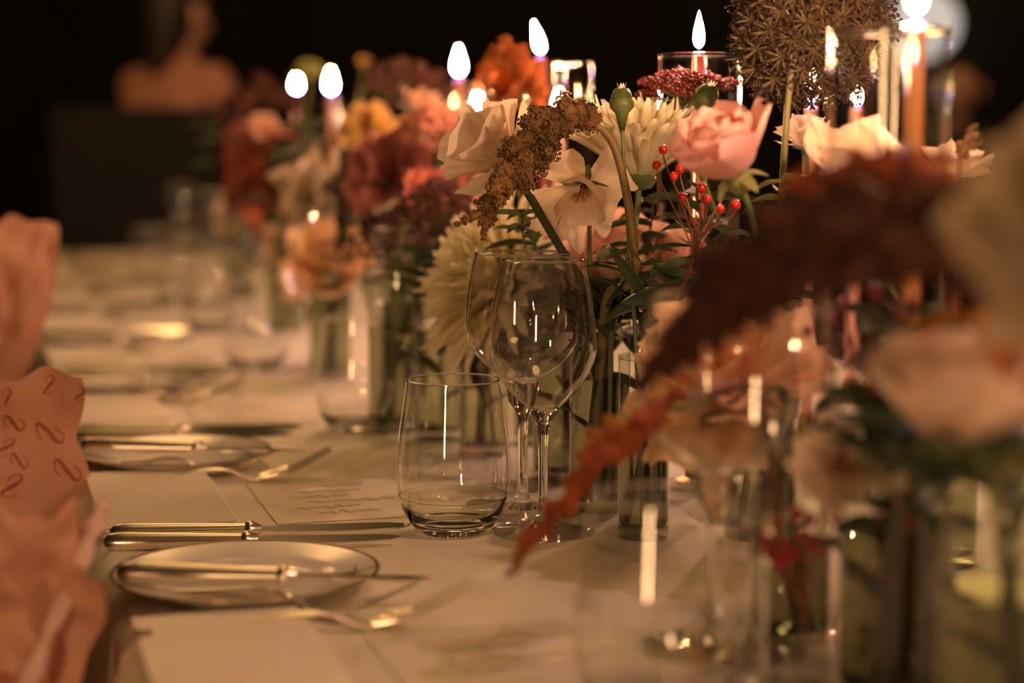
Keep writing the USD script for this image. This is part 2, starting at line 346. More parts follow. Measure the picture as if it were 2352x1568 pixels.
def globe_lamp():
    c = W(2165, 42, 8.6); c2 = np.array([c[0], RY1, c[2]])
    t = thing('wall_lamp', 'dim pale globe wall lamp glowing behind the top right candle', 'lamp', c2)
    part('globe', lathe([(0.17 * math.sin(a), -.17 * math.cos(a)) for a in np.linspace(0, PI, 17)], 28, (c[0], RY1 - .2, c[2])), 'lamp_globe', t, smooth=True)
    part('bracket', tube([(c[0], RY1 - .04, c[2] - .1), (c[0], RY1 - .2, c[2] - .19), (c[0], RY1 - .2, c[2] - .165)], .012, 8), 'brass', t)
    part('back_plate', lathe([(0, 0), (.06, 0), (.06, .02), (0, .02)], 24, (c[0], RY1, c[2] - .1), (0, -1, 0)), 'brass', t)
globe_lamp()
def floor_lamp():  # out of view behind the camera, gives front light and streaks on the glasses
    c = np.array([-.75, -1.25, 0]); t = thing('floor_lamp', 'unseen slim lamp behind the viewer, placed to light the table from the front', 'lamp', c)
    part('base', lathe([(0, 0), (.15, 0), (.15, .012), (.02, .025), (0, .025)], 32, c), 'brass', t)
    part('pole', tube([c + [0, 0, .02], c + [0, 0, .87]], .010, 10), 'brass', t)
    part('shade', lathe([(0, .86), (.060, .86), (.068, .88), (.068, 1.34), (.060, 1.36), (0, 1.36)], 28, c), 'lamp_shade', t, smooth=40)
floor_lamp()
# ---------------------------------------------------------------- place settings along the left edge
ORD = ['nearest', 'second', 'third', 'fourth', 'fifth', 'sixth', 'seventh', 'eighth']
def where(k): return f'{ORD[k]} place setting from the front'
def outline_solid(pts, th):
    """a flat solid of an outline (n,2), thickness th, from z=0"""
    from shapely.geometry import Polygon
    m = trimesh.creation.extrude_polygon(Polygon(pts), th, engine='earcut')
    return np.array(m.vertices), np.array(m.faces)
def along(v, p0, p1, roll=0.0):
    """local x from p0 towards p1, local z up"""
    x = nrm(np.asarray(p1) - p0); z0 = np.array([0, 0, 1.0]); y = nrm(np.cross(z0, x)); z = np.cross(x, y)
    c, s = math.cos(roll), math.sin(roll); y, z = c * y + s * z, -s * y + c * z
    return np.asarray(v) @ np.stack([x, y, z]) + p0
def knife(name, label, cat, p0, p1, L, hl=.105, hw=.0085, hh=.0062, group=None, bw=.011, roll=.25):
    """p0 butt of the handle, p1 a point the tip points at (both on the axis, at the handle's middle height)"""
    t = thing(name, label, cat, p0, group)
    xs = np.r_[0, .0012, .004, .009, .016, .03, .06, .085, hl - .006]; w = np.r_[.25, .62, .9, 1.04, 1.08, 1.02, .9, .8, .74] * hw
    v, f = tube(np.stack([xs, 0 * xs, 0 * xs], 1), w, 18, squash=np.full(len(xs), hh / hw))
    part('handle', (along(v, p0, p1), f), 'silver', t, smooth=60)
    cx = np.r_[hl - .007, hl - .005, hl - .002, hl + .001, hl + .005]; cw = np.r_[.74, 1.05, 1.05, .8, .55] * hw
    v, f = tube(np.stack([cx, 0 * cx, 0 * cx], 1), cw, 16, squash=np.full(len(cx), hh / hw))
    part('bolster', (along(v, p0, p1), f), 'silver', t, smooth=50)
    b0 = hl + .003; n = 14; q = np.linspace(0, 1, n)
    top = np.stack([b0 + (L - b0) * q, bw * .45 * np.minimum(1, .45 + 3 * q) * (1 - .75 * np.maximum(0, (q - .75) / .25) ** 2)], 1)
    bot = np.stack([b0 + (L - b0) * q[::-1], -(bw * .30 + bw * .35 * np.sin(np.minimum(1, q[::-1] * 1.15) * PI * .8)) * np.sqrt(np.maximum(0, 1 - q[::-1] ** 5))], 1)
    v, f = outline_solid(np.vstack([top, bot[1:]]), .0014); v[:, 2] -= .0007
    part('blade', (along(v, p0, p1, roll), f), 'steel', t, smooth=30)
    return t
def fork(name, label, p0, p1, group, L=.19, sc=1.0):
    """p0 handle end on the table, p1 towards the tines; side profile: low handle, arched neck, dip, rising tines"""
    t = thing(name, label, 'fork', p0, group)
    sx = np.array([0, .03, .07, .095, .115, .128, .142]) * sc; sz = np.array([.002, .003, .008, .0115, .010, .004, .0022]) * sc; sw = np.array([.0075, .0075, .005, .0036, .0034, .0045, .008]) * sc
    P = spline(np.stack([sx, 0 * sx, sz], 1), 26); wv = np.interp(P[:, 0], sx, sw)
    v, f = tube(P, wv, 10, squash=np.interp(P[:, 0], [0, .095 * sc, .142 * sc], [.3, .6, .16]))
    part('handle', (along(v, p0, p1), f), 'silver', t, smooth=60)
    # head: a curved plate then four tines
    n = 9; q = np.linspace(0, 1, n); G = np.zeros((n, 5, 3))
    hx = lambda u: (.138 + .062 * u) * sc; hz = lambda u: (.0024 + .0035 * u + .020 * u ** 1.6) * sc
    for i, u in enumerate(q * .42):
        for j, s in enumerate(np.linspace(-1, 1, 5)): G[i, j] = (hx(u), s * (.0075 + .0045 * min(1, u / .25)) * sc, hz(u) + .0015 * s * s)
    v, f, _ = sheet(G, .0014); part('head', (along(v, p0, p1), f), 'silver', t, smooth=50)
    for s in (-1, -1 / 3, 1 / 3, 1):
        u = np.linspace(.38, 1, 9); pts = np.stack([hx(u), s * .0103 * sc * (1 - .06 * u), hz(u)], 1)
        v, f = tube(pts, .0016 * sc * (1.1 - .45 * u), 6, squash=.8)
        part('tine', (along(v, p0, p1), f), 'silver', t, smooth=50)
    return t
def plate(name, label, c, r, group):
    t = thing(name, label, 'plate', (c[0], c[1], TZ), group)
    k = r / .086
    top = [(0, .0058), (.045, .0058), (.052, .0064), (.058, .0092), (.064, .0112), (.083, .0152), (.0855, .0158)]
    bot = [(.086, .0150), (.083, .0132), (.062, .0078), (.054, .0026), (.050, .0008), (.046, .0006), (.044, .0026), (0, .003)]
    prof = [(a * k, z) for a, z in top + bot][::-1]
    part('dish', lathe(prof, 72, (c[0], c[1], TZ + .0006)), 'porcelain', t, smooth=50)
    part('rim_line', lathe([(.0838 * k, .0156), (.0850 * k, .0162), (.0862 * k, .0160), (.0864 * k, .0152), (.0850 * k, .0150)] + [(.0838 * k, .0156)], 72, (c[0], c[1], TZ + .0006)), 'rim_line', t, smooth=50)
    return t
def ribbon(pts, w, th=.0003):
    """a flat inked stroke: pts (n,3) lying on a surface, half widths w (n)"""
    p = np.asarray(pts, float); tn = np.gradient(p, axis=0); tn /= np.linalg.norm(tn, axis=1, keepdims=True) + 1e-9
    side = np.cross(tn, [0, 0, 1.0]); side /= np.linalg.norm(side, axis=1, keepdims=True) + 1e-9
    w = np.broadcast_to(w, (len(p),))[:, None]
    v, f, _ = sheet(np.stack([p - side * w, p + side * w], 1), th); return v, f
def plate_mark(t, c, r):
    """the small dark winged flourish painted on the rim"""
    o = np.array([c[0] + r * .80, c[1] + r * .04, TZ + .0162]); k = r / .086
    L = []
    zz = lambda dx: .0145 + .20 * max(0, (dx + .019)) * .9
    def st(pp, w): L.append(ribbon([(c[0] + (.069 + x) * k, c[1] + y * k, TZ + np.interp(.069 + x, [.058, .064, .083, .086], [.0092, .0112, .0152, .0158]) + .0012) for x, y in pp], w))
    st([(-.010, -.006), (-.006, .000), (-.001, .001), (.001, -.006), (.0015, -.010)], .0011)
    st([(-.007, .006), (-.002, .006), (-.003, .000), (-.009, -.005)], .0010)
    st([(-.004, .002), (.002, .001)], .0022); st([(-.003, -.002), (.0005, -.004)], .0024); st([(-.0075, -.002), (-.003, -.002)], .0012)
    a = np.linspace(0, 1, 16)
    st([(.004 + .004 * math.cos(2.0 + 3.0 * u), .012 + .009 * math.sin(1.4 + 3.6 * u)) for u in a], .0006)
    st([(.001, .004), (.006, .003), (.012, .006), (.0145, .008)], .0006)
    part('painted_flourish', join(L), 'plate_ink', t, smooth=False)
def wavy_line(P0, ex, ey, n, amp, w, rng):
    q = np.linspace(0, 1, n); ph = rng.uniform(0, 6, 3)
    y = amp * (np.sin(q * n * .9 + ph[0]) + .6 * np.sin(q * n * .53 + ph[1])) * (np.sin(q * n * .21 + ph[2]) > -.75)
    return ribbon(P0 + q[:, None] * ex + y[:, None] * ey, w)

rng = np.random.default_rng(5)
a3, p3 = np.array([*AX, 0]), np.array([*PX, 0])
NS = 8
KNIFE0 = None
plates, knives, forks = [], [], []
for k in range(NS):
    D = SP * k
    w_ = where(k)
    far = k > 3
    jig = lambda s: np.array([*rng.normal(0, s, 2), 0])
    # folded napkin beside the edge
    cen = T(465, 1100) + (T(540, 1200) - T(465, 1100)) * .5 - SP      # its inner edge, setting 1 moved to setting 0
    na = cen + D - a3 * .015 - p3 * .050
    t = thing('napkin', f'folded white linen napkin of the {w_}', 'napkin', (na[0], na[1], TZ + .001), 'folded napkins along the left edge')
    ang = math.atan2(PX[1], PX[0])
    for q, (dz, sh) in enumerate([(0, 0), (.0032, .0015), (.0064, -.001)]):
        part('fold', rot2(*box(-.050 + sh, .050 + sh * 1.5, -.115, .115 - abs(sh) * 2, TZ + .001 + dz, TZ + .004 + dz, .0014), ang, (na[0], na[1], 0)), 'linen', t, smooth=40)
    if k == 0:
        e = T(320, 1455, .0108)
        part('embroidered_crest', join([ribbon([e + p3 * x + a3 * y for x, y in [(-.006, .006), (0, .009), (.003, .004), (-.003, 0), (.002, -.005), (-.005, -.007)]], .0024), ribbon([e + p3 * x + a3 * y for x, y in [(.004, .008), (.006, .002), (.005, -.004)]], .0018)]), 'embroidery', t, smooth=False)
    # menu card on the cloth in front of the napkin
    mc = T(770, 1150) - SP + D + a3 * .005
    t = thing('menu_card', f'cream menu card with faint script at the {w_}', 'menu', (mc[0], mc[1], TZ + .0005), 'menu cards lying on the cloth')
    part('sheet', rot2(*box(-.060, .060, -.085, .085, TZ + .0005, TZ + .0011), ang, (mc[0], mc[1], 0)), 'card', t, smooth=False)
    if k < 4:
        L = [wavy_line(mc * [1, 1, 0] + p3 * (-.035 + .012 * (r % 2)) + a3 * (.055 - .022 * r) + [0, 0, TZ + .0018], p3 * (.05 + .02 * (r % 3 == 0)), a3, 34, .0035, .0009, rng) for r in range(6)]
        part('script_lines', join(L), 'faint_ink', t, smooth=False)
    # two forks on the far side of the napkin
    for i in range(2):
        tip = T(1085, 1335, .026) if i == 0 else T(945, 1345, .026)
        st = T(868, 1437, .002) if i == 0 else T(850, 1395, .002)
        dr = nrm((tip - st) * [1, 1, 0]) if i == 0 else nrm((T(945, 1345, .026) - T(845, 1400, .002)) * [1, 1, 0])
        dr = nrm(dr * .6 + p3 * .4)
        p0 = tip * [1, 1, 0] - dr * .200 + D + [0, 0, TZ + .0008] + jig(.004) * (k > 0)
        forks.append(fork('fork', f'silver fork of the {w_}, {"nearer" if i == 0 else "farther"} of the two forks', p0, p0 + dr, 'forks along the left place settings'))
    # two knives on the near side
    if k >= 1:
        for i in range(2):
            p0 = (T(238, 1243, .0065) if i == 0 else T(252, 1222, .0065)) - SP + D; p1 = (T(930, 1234, .0065) if i == 0 else T(950, 1206, .0065)) - SP + D
            p0 = p0 + jig(.003) * (k > 1)
            knives.append(knife('table_knife', f'silver table knife of the {w_}, {"nearer" if i == 0 else "farther"} of the pair', 'knife', p0, p1 + jig(.004) * (k > 1), .214 if i == 0 else .222, group='table knives along the left place settings', roll=.25 if k == 1 else .42))
    # bread plate with butter knife
    pc = (T(565, 1317, .013) + D) if k != 1 else T(400, 1040, .013)
    pl = plate('bread_plate', f'white bread plate with thin dark rim at the {w_}', pc, .086, 'bread plates along the left edge')
    if k < 2: plate_mark(pl, pc, .086)
    p0 = T(268, 1313, .0228) + D; p1 = T(990, 1328, .0190) + D
    if k == 1: p0, p1 = T(186, 1021, .0228), T(700, 1035, .0190)
    knife('butter_knife', f'silver butter knife lying across the bread plate of the {w_}', 'knife', p0, p1, float(np.linalg.norm(p1 - p0)), hl=.108, hw=.0092, hh=.0066, group='butter knives on the bread plates', bw=.011, roll=-.03)

# ---------------------------------------------------------------- glasses
def wineglass_prof(k, R, Rr, H):
    """outline of a stemmed glass: foot, stem, bowl outside, rim, bowl inside"""
    zb = .088 * k; hb = H - zb
    out = [(.0, .0006), (.036 * k, .0006), (.0385 * k, .0012), (.0385 * k, .0022), (.030 * k, .0034), (.016 * k, .0060), (.007 * k, .0105), (.0042 * k, .017), (.0036 * k, .030), (.0034 * k, .055), (.0038 * k, .074), (.0055 * k, .083), (.0095 * k, .0885)]
    q = np.linspace(0, 1, 19)[1:]
    def bowl(q, r): return r * np.sin(np.minimum(1, q / .46) * PI / 2) ** .72 if np.ndim(q) == 0 and q < .46 else r + (Rr - R) * ((q - .46) / .54) ** 1.7 * (r / R)
    o = [(bowl(float(a), R), zb + hb * a) for a in q if bowl(float(a), R) > .0095 * k]
    i = [(max(0, bowl(float(a), R) - .0008), zb + hb * a) for a in q[::-1] if zb + hb * a > zb + .006]
    i = [(r, z) for r, z in i]
    return out + o + [(Rr - .0004, H + .0004)] + i + [(.004, zb + .0065), (0, zb + .0055)]
def wine_glass(label, c, R=.0395, Rr=.0300, H=.204, seg=64, group='stemmed wine glasses'):
    t = thing('wine_glass', label, 'wine glass', (c[0], c[1], TZ), group)
    k = R / .0395
    pr = wineglass_prof(k, R, Rr, H)
    i0 = next(j for j, (r, z) in enumerate(pr) if z > .0105)
    o = (c[0], c[1], TZ + .0006); it = max(range(len(pr)), key=lambda j: pr[j][1]); st = [p for p in pr[:it] if p[1] > .0030]
    lo = [p for p in st if p[1] < .0935 * k + .004]; hi = [p for p in st if p[1] >= lo[-1][1] - 1e-9]
    part('foot', lathe([(0, .0006), (.036 * k, .0006), (.0388 * k, .0014), (.0385 * k, .0024), (.030 * k, .0036), (.016 * k, .0062), (.0068 * k, .0108)], seg, o), 'thin_crystal', t, smooth=55)
    zt = lo[-1][1]
    part('stem', lathe([(0, .0044), (.010 * k, .0050), (.0080 * k, .0070), (.0058 * k, .0108)] + [p for p in lo if p[1] > .0150] + [(lo[-1][0] * .7, zt - .0008), (0, zt - .0026)], 32, o), 'crystal', t, smooth=55)
    part('bowl', lathe(hi, seg, o), 'thin_crystal', t, smooth=True)
    part('rim', lathe([(Rr - .0007, H - .0010), (Rr + .0003, H - .0010), (Rr + .0005, H), (Rr - .0001, H + .0006), (Rr - .0008, H), (Rr - .0007, H - .0010)], seg, o), 'crystal', t, smooth=60)
    return t
def tumbler(label, c, seg=64):
    t = thing('stemless_glass', label, 'tumbler', (c[0], c[1], TZ), 'stemless water glasses')
    H, R = .115, .0426
    zo = np.array([.0006, .0012, .004, .010, .018, .028, .040, .052, .066, .082, .098, .115]); ro = np.array([.0245, .0262, .0290, .0335, .0378, .0408, .0424, .0426, .0416, .0394, .0368, .0347])
    out = [(0, .0018), (.020, .0014)] + list(zip(ro, zo))
    zi = zo[::-1][:-3]; inn = [(r - .0010, z) for r, z in zip(ro[::-1], zo[::-1]) if z > .0085]
    inn = [(ro[-1] - .0005, H + .0004)] + inn + [(.026, .0072), (.015, .0062), (0, .0058)]
    o = (c[0], c[1], TZ + .0006); low = [(r, z) for r, z in zip(ro, zo) if z <= .0281]
    part('base', lathe([(0, .0018), (.020, .0014)] + low + [(.0397, .0281), (.0372, .0200), (.0325, .0135), (.026, .0105), (.015, .0092), (0, .0088)], seg, o), 'crystal', t, smooth=55)
    from scipy.interpolate import PchipInterpolator as PI_
    zz = np.linspace(.0280, H, 26); rr = PI_(zo, ro)(zz)
    part('wall', lathe(list(zip(rr, zz)), seg, o), 'thin_crystal', t, smooth=True)
    part('rim', lathe([(ro[-1] - .0007, H - .001), (ro[-1] + .0003, H - .001), (ro[-1] + .0004, H), (ro[-1] - .0001, H + .0006), (ro[-1] - .0008, H), (ro[-1] - .0007, H - .001)], seg, o), 'crystal', t, smooth=60)
    return t
tb1 = T(1041, 1223); wa1 = T(1247, 1226); wb1 = T(1200, 1182)
g1 = tumbler('empty stemless glass in sharp focus left of the two wine glasses', tb1)
g2 = wine_glass('wine glass in sharp focus, nearer of the pair behind the stemless glass', wa1)
g3 = wine_glass('larger wine glass in sharp focus, farther of the pair behind the stemless glass', wb1, .0450, .0368, .2045)
OFF = [(-1, T(1512, 1660) - tb1, T(1745, 1600) - wa1, T(1640, 1500) - wb1), (1, T(822, 990) - tb1, T(925, 985) - wa1, None)]
for k, dt, da, db in OFF:
    w_ = 'nearest' if k == -1 else 'third'
    dup(g1, dt, f'blurred stemless glass of the {w_} place setting', 'stemless water glasses')
    dup(g2, da, f'blurred wine glass of the {w_} place setting', 'stemmed wine glasses')
    if db is not None: dup(g3, db, f'large blurred wine glass of the {w_} place setting', 'stemmed wine glasses')
for k in range(2, 6):
    dup(g1, SP * k + a3 * .02, f'far blurred stemless glass, {ORD[k - 2]} beyond the third place setting', 'stemless water glasses')
    dup(g2, SP * k + a3 * .02, f'far blurred wine glass, {ORD[k - 2]} beyond the third place setting', 'stemmed wine glasses')

# ---------------------------------------------------------------- candles in tall glass cylinders
def flame_mesh(p, h, w, lean):
    q = np.linspace(0, 1, 16)
    r = w * np.sin(PI * q ** .62) ** .9 * (1 - .25 * q); r[0] = r[-1] = 0
    v, f = lathe(list(zip(r, q * h)), 14)
    uv = np.stack([0 * v[:, 2], v[:, 2] / h], 1)
    v = v + np.stack([lean[0] * (v[:, 2] / h) ** 1.5, lean[1] * (v[:, 2] / h) ** 1.5, 0 * v[:, 2]], 1)
    return v + p, f, uv
def candle(label, base, top, wax='wax_red', r=.0054, fh=.030, fw=.0056, lean=(0, 0), cyl=None, cyl_h=.355, cyl_r=.034, group='lit taper candles down the table', thick=False, glass_label=None):
    """base, top: points of the taper; cyl: centre of its glass cylinder"""
    base = np.asarray(base, float); top = np.asarray(top, float)
    t = thing('candle', label, 'candle', base, group)
    ax = nrm(top - base); L = np.linalg.norm(top - base)
    part('taper', lathe([(0, 0), (r * 1.15, 0), (r * 1.12, L * .3), (r, L - .004), (r * .85, L - .001), (r * .45, L), (0, L - .001)], 16, base, ax), wax, t, smooth=50)
    part('wick', tube([top - ax * .002, top + ax * .004, top + ax * .009], .0007, 6), 'wick', t)
    part('flame', flame_mesh(top + ax * .0035, fh, fw, lean), 'flame', t, smooth=True)
    part('holder', lathe([(0, 0), (.017, 0), (.017, .003), (.009, .006), (.0078, .022), (.0085, .024), (r * 1.2, .024), (r * 1.2, .006), (0, .006)], 24, (base[0], base[1], base[2] - .006)), 'brass', t, smooth=40)
    if cyl is not None:
        c = np.array([cyl[0], cyl[1], TZ + .0008]); R = cyl_r
        g = thing('candle_cylinder', glass_label, 'glass cylinder', c, 'glass cylinders around the candles')
        if thick:
            part('wall', lathe([(R, .006), (R, cyl_h - .001), (R - .0011, cyl_h), (R - .0022, cyl_h - .001), (R - .0022, .006)], 48, c), 'thin_glass', g, smooth=50)
            part('rim', lathe([(R - .0024, cyl_h - .0012), (R + .0004, cyl_h - .0012), (R + .0006, cyl_h + .0006), (R - .0010, cyl_h + .0014), (R - .0026, cyl_h + .0006), (R - .0024, cyl_h - .0012)], 64, c), 'crystal', g, smooth=60)
        else:
            part('wall', lathe([(R, .006), (R, cyl_h - .002)], 48, c), 'thin_glass', g, smooth=True)
            part('rim', lathe([(R - .0012, cyl_h - .003), (R + .0002, cyl_h - .003), (R + .0004, cyl_h - .0008), (R - .0006, cyl_h), (R - .0014, cyl_h - .001), (R - .0012, cyl_h - .003)], 48, c), 'thin_glass', g, smooth=50)
        part('base', lathe([(0, 0), (R - .001, 0), (R, .001), (R, .006), (0, .006)], 48, c), 'thin_glass', g, smooth=50)
def Bz(px, d, z=.0128): q = W(px, 700, d); return np.array([q[0], q[1], TZ + z])
def cyl_at(px, d): q = W(px, 300, d); return q[:2]
CY = {1: cyl_at(1606, 1.50), 2: cyl_at(1285, 1.92), 3: cyl_at(1095, 2.36), 6: cyl_at(2040, 1.04)}
candle('red taper candle with a tall upright flame behind the burgundy flower head', [*(CY[1] + [0, .0]), TZ + .0138], W(1605, 122, 1.50), 'wax_red', fh=.0305, fw=.0049, cyl=CY[1], cyl_h=.359, thick=True, glass_label='tall glass cylinder around the red candle with the upright flame')
candle('dark red taper candle with a flame leaning left behind the orange plume', [*(CY[2] + [-.012, 0]), TZ + .0138], W(1241, 130, 1.92), 'wax_dark_red', fh=.033, fw=.0060, lean=(-.007, 0), cyl=CY[2], cyl_h=.371, glass_label='tall glass cylinder around the candle with the leaning flame')
candle('pinkish red taper candle with a round blurred flame left of the orange plume', [*(CY[3] + [-.012, 0]), TZ + .0138], W(1054, 178, 2.36), 'wax_red', fh=.036, fw=.0075, cyl=CY[3], cyl_h=.362, glass_label='tall glass cylinder around the pinkish red candle')
CY[4] = cyl_at(768, 3.15); CY[5] = cyl_at(680, 3.75)
candle('far blurred taper candle, brighter of the two at the far end', [*CY[4], TZ + .0138], W(760, 214, 3.15), 'wax_red', fh=.036, fw=.0068, cyl=CY[4], cyl_h=.36, glass_label='tall glass cylinder around the brighter far candle')
candle('farthest blurred taper candle, fainter of the two at the far end', [*CY[5], TZ + .0138], W(681, 210, 3.75), 'wax_red', fh=.026, fw=.0048, cyl=CY[5], cyl_h=.36, glass_label='tall glass cylinder around the farthest candle')
candle('orange taper candle burning at the top right of the picture', [*(CY[6] + [.016, 0]), TZ + .0138], W(2104, 48, 1.04), 'wax_orange', fh=.032, fw=.0068, cyl=CY[6], cyl_h=.351, thick=True, glass_label='tall glass cylinder around the orange candle on the right')
# lower candles whose flames show between the flowers
def low_candle(px, py, d, label, fh=.028, fw=.0056, wax='wax_pink'):
    tq = W(px, py, d); candle(label, [tq[0], tq[1], TZ + .0070], tq, wax, fh=fh, fw=fw)
low_candle(1098, 264, 2.75, 'lower taper candle whose pale flame shows beside the cream garden rose', .030, .0065)
low_candle(1284, 262, 2.45, 'lower taper candle whose flame shows just above the ochre plume', .028, .0060)
low_candle(1864, 240, 1.78, 'lower taper candle whose flame glows through the dried seed head', .030, .0075)
low_candle(1968, 244, 2.05, 'lower taper candle with a small flame seen through the right glass cylinder', .022, .0035)
# unseen candles at the near end, out of view, lighting the foreground
for i, (s, a, h) in enumerate([(.72, .22, .36), (.52, -.12, .36), (.60, -.50, .36)]):
    q = tp(s, a, TZ)
    candle(f'unseen lit taper candle at the near end of the table, {ORD[i]} before the orange one', [q[0], q[1], TZ + .0072], [q[0], q[1], TZ + h], 'wax_orange', fh=.032, fw=.0062)
# ---------------------------------------------------------------- bud vases
VASES = {}
def vase(key, px, d, r, h, label, water=.70):
    q = W(px, 900, d); c = np.array([q[0], q[1], TZ + .0008]); VASES[key] = (c, r, h)
    t = thing('bud_vase', label, 'vase', c, 'clear cylinder bud vases')
    part('wall', lathe([(r, .004), (r, h - .002)], 40, c), 'vase_glass', t, smooth=True)
    part('rim', lathe([(r - .0016, h - .003), (r + .0002, h - .003), (r + .0004, h - .0008), (r - .0008, h), (r - .0018, h - .001), (r - .0016, h - .003)], 40, c), 'vase_glass', t, smooth=50)
    part('base', lathe([(0, 0), (r - .001, 0), (r, .001), (r, .007), (r - .002, .008), (0, .007)], 40, c), 'vase_glass', t, smooth=50)
    part('water', lathe([(0, .0075), (r - .0030, .0085), (r - .0012, .012), (r - .0012, h * water), (0, h * water)], 40, c), 'water' if key in 'ABDEFP' else 'far_water', t, smooth=40)
vase('A', 1480, 1.325, .0190, .135, 'narrow clear bud vase right of the wine glasses, holding the green bud')
vase('B', 1378, 1.43, .0240, .150, 'clear bud vase just behind the wine glasses')
vase('C', 1112, 1.69, .0240, .150, 'clear bud vase behind the stemless glass, full of dark stems')
vase('D', 1822, 1.045, .0235, .130, 'clear vase with greenish water in the right foreground', .45)
vase('E', 2070, .93, .0300, .130, 'clear vase with thick dark green stems at the bottom right')
vase('F', 2330, .80, .0300, .130, 'clear vase cut by the right edge of the picture')
vase('G', 1745, 1.33, .0260, .150, 'clear bud vase under the dried seed head')
vase('H', 905, 1.83, .0260, .150, 'clear bud vase beside the third place setting glasses')
vase('I', 760, 2.25, .0260, .150, 'blurred bud vase under the yellow flower')
vase('J', 930, 2.10, .0260, .150, 'blurred bud vase under the brown plume')
vase('K', 660, 2.80, .0280, .150, 'far blurred bud vase left of the yellow flower')
vase('L', 560, 3.40, .0280, .150, 'farthest blurred bud vase at the left end of the flowers')
vase('O', 1010, 1.78, .0260, .150, 'clear bud vase left of the crowded vase behind the stemless glass')
vase('P', 1290, 1.56, .0250, .150, 'clear bud vase right behind the larger wine glass')
vase('N', 2165, 1.24, .0260, .150, 'clear bud vase behind the broad dark plume')
vase('M', 1230, 1.75, .0240, .150, 'clear bud vase hidden behind the cream roses')

# ---------------------------------------------------------------- flowers: one thing per stem
FR = np.random.default_rng(11)
def petal(L, Wd, b0, b1, cup=.35, ruf=0.0, recurve=0.0, shape='rose', nu=7, nv=9, r0=0.0, z0=0.0, az=0.0, rng=FR, twist=0.0):
    """a petal rising from (r0, z0) and leaning outward; b0, b1 lean at foot and its change to the tip"""
    q = np.linspace(0, 1, nv); u = np.linspace(-1, 1, nu)
    phi = b0 + b1 * q + recurve * np.maximum(0, (q - .62) / .38) ** 1.5
    st = L / (nv - 1); r = r0 + np.r_[0, np.cumsum(np.sin((phi[1:] + phi[:-1]) / 2) * st)]; z = z0 + np.r_[0, np.cumsum(np.cos((phi[1:] + phi[:-1]) / 2) * st)]
    if shape == 'rose': w = Wd / 2 * np.sqrt(np.clip(q * 1.35 + .06, 0, 1)) * np.sqrt(np.clip(1 - np.maximum(0, (q - .55) / .47) ** 3, 0.02, 1))
    elif shape == 'strap': w = Wd / 2 * np.clip(.45 + 1.0 * q, 0, 1) * np.sqrt(np.clip(1 - np.maximum(0, (q - .72) / .29) ** 2, 0.03, 1))
    elif shape == 'point': w = Wd / 2 * (np.sin(PI * np.clip(q * .97 + .03, 0, 1) ** .85) ** .8 + .02)
    else: w = Wd / 2 * (q * 1.1 + .1) * np.clip(1.25 - np.maximum(0, q - .7) * 1.2, 0, 1)
    ph = rng.uniform(0, 6.28, 4); P = np.zeros((nv, nu, 3))
    for i in range(nv):
        nx, nz = math.cos(phi[i]), -math.sin(phi[i])           # outward side of the petal
        for j, s in enumerate(u):
            o = -cup * w[i] * s * s + ruf * Wd * q[i] ** 2 * (math.sin(3.1 * s + ph[0]) * .5 + math.sin(6.5 * s + ph[1]) * .4 * abs(s) + .35 * math.sin(5 * q[i] + ph[2]))
            P[i, j] = (r[i] + o * nx, s * w[i] * (1 - .18 * cup * s * s), z[i] + o * nz + ruf * Wd * .35 * q[i] ** 3 * math.sin(5 * s + ph[3]))
    v, f, uv = sheet(P); a = az + twist
    v = np.stack([v[:, 0] * math.cos(a) - v[:, 1] * math.sin(a), v[:, 0] * math.sin(a) + v[:, 1] * math.cos(a), v[:, 2]], 1)
    return v, f, uv
def stem_path(vk, head, axis, rng=FR, spread=.55, n=16):
    c, r, h = VASES[vk]; to = head[:2] - c[:2]; dist = np.linalg.norm(to) + 1e-6
    dr = to / dist; j = rng.uniform(-.3, .3, 2) * r
    b = np.array([*(c[:2] - dr * r * .45 + j * .6), c[2] + .0095]); rim = np.array([*(c[:2] + dr * min(r * .62, dist * .4) + j * .4), c[2] + h])
    end = head - nrm(axis) * .045
    if head[2] < c[2] + h + .05: end = head - nrm(axis) * .02
    q = spline(np.array([b, lerp(b, rim, .5), rim]), 7)
    p = bez(rim, rim + (rim - b) * .35, end, head, n)
    return np.vstack([q[:-1], p])
def start(name, label, cat, vk, head, axis, smat='stem_green', sr=.0021, group=None, rng=FR, leaves=0, leafmat='leaf_dark'):
    P = stem_path(vk, head, axis, rng)
    t = thing(name, label, cat, P[0], group)
    part('stem', tube(P, np.linspace(sr * 1.1, sr * .9, len(P)), 7), smat, t, smooth=60)
    for k in range(leaves):
        i = int(len(P) * rng.uniform(.5, .86)); leaf(t, P[i], nrm(np.r_[rng.normal(size=2), .5]), rng.uniform(.035, .055), leafmat, rng)
    return t, P
def leaf(t, p, d, L, m, rng=FR, wide=.42, name='leaf', fold=.5, b1=.6):
    v, f, uv = petal(L, L * wide, .15, b1, cup=fold, ruf=.02, shape='point', nu=5, nv=9, az=rng.uniform(-.2, .2), rng=rng)
    z = nrm(d); out = nrm(np.cross(np.cross(z, [0, 0, 1.0]), z) + 1e-4); out = -out if out[2] > 0 else out
    M = np.stack([out, np.cross(z, out), z], 1)
    return part(name, (v @ M.T + p, f, uv), m, t)
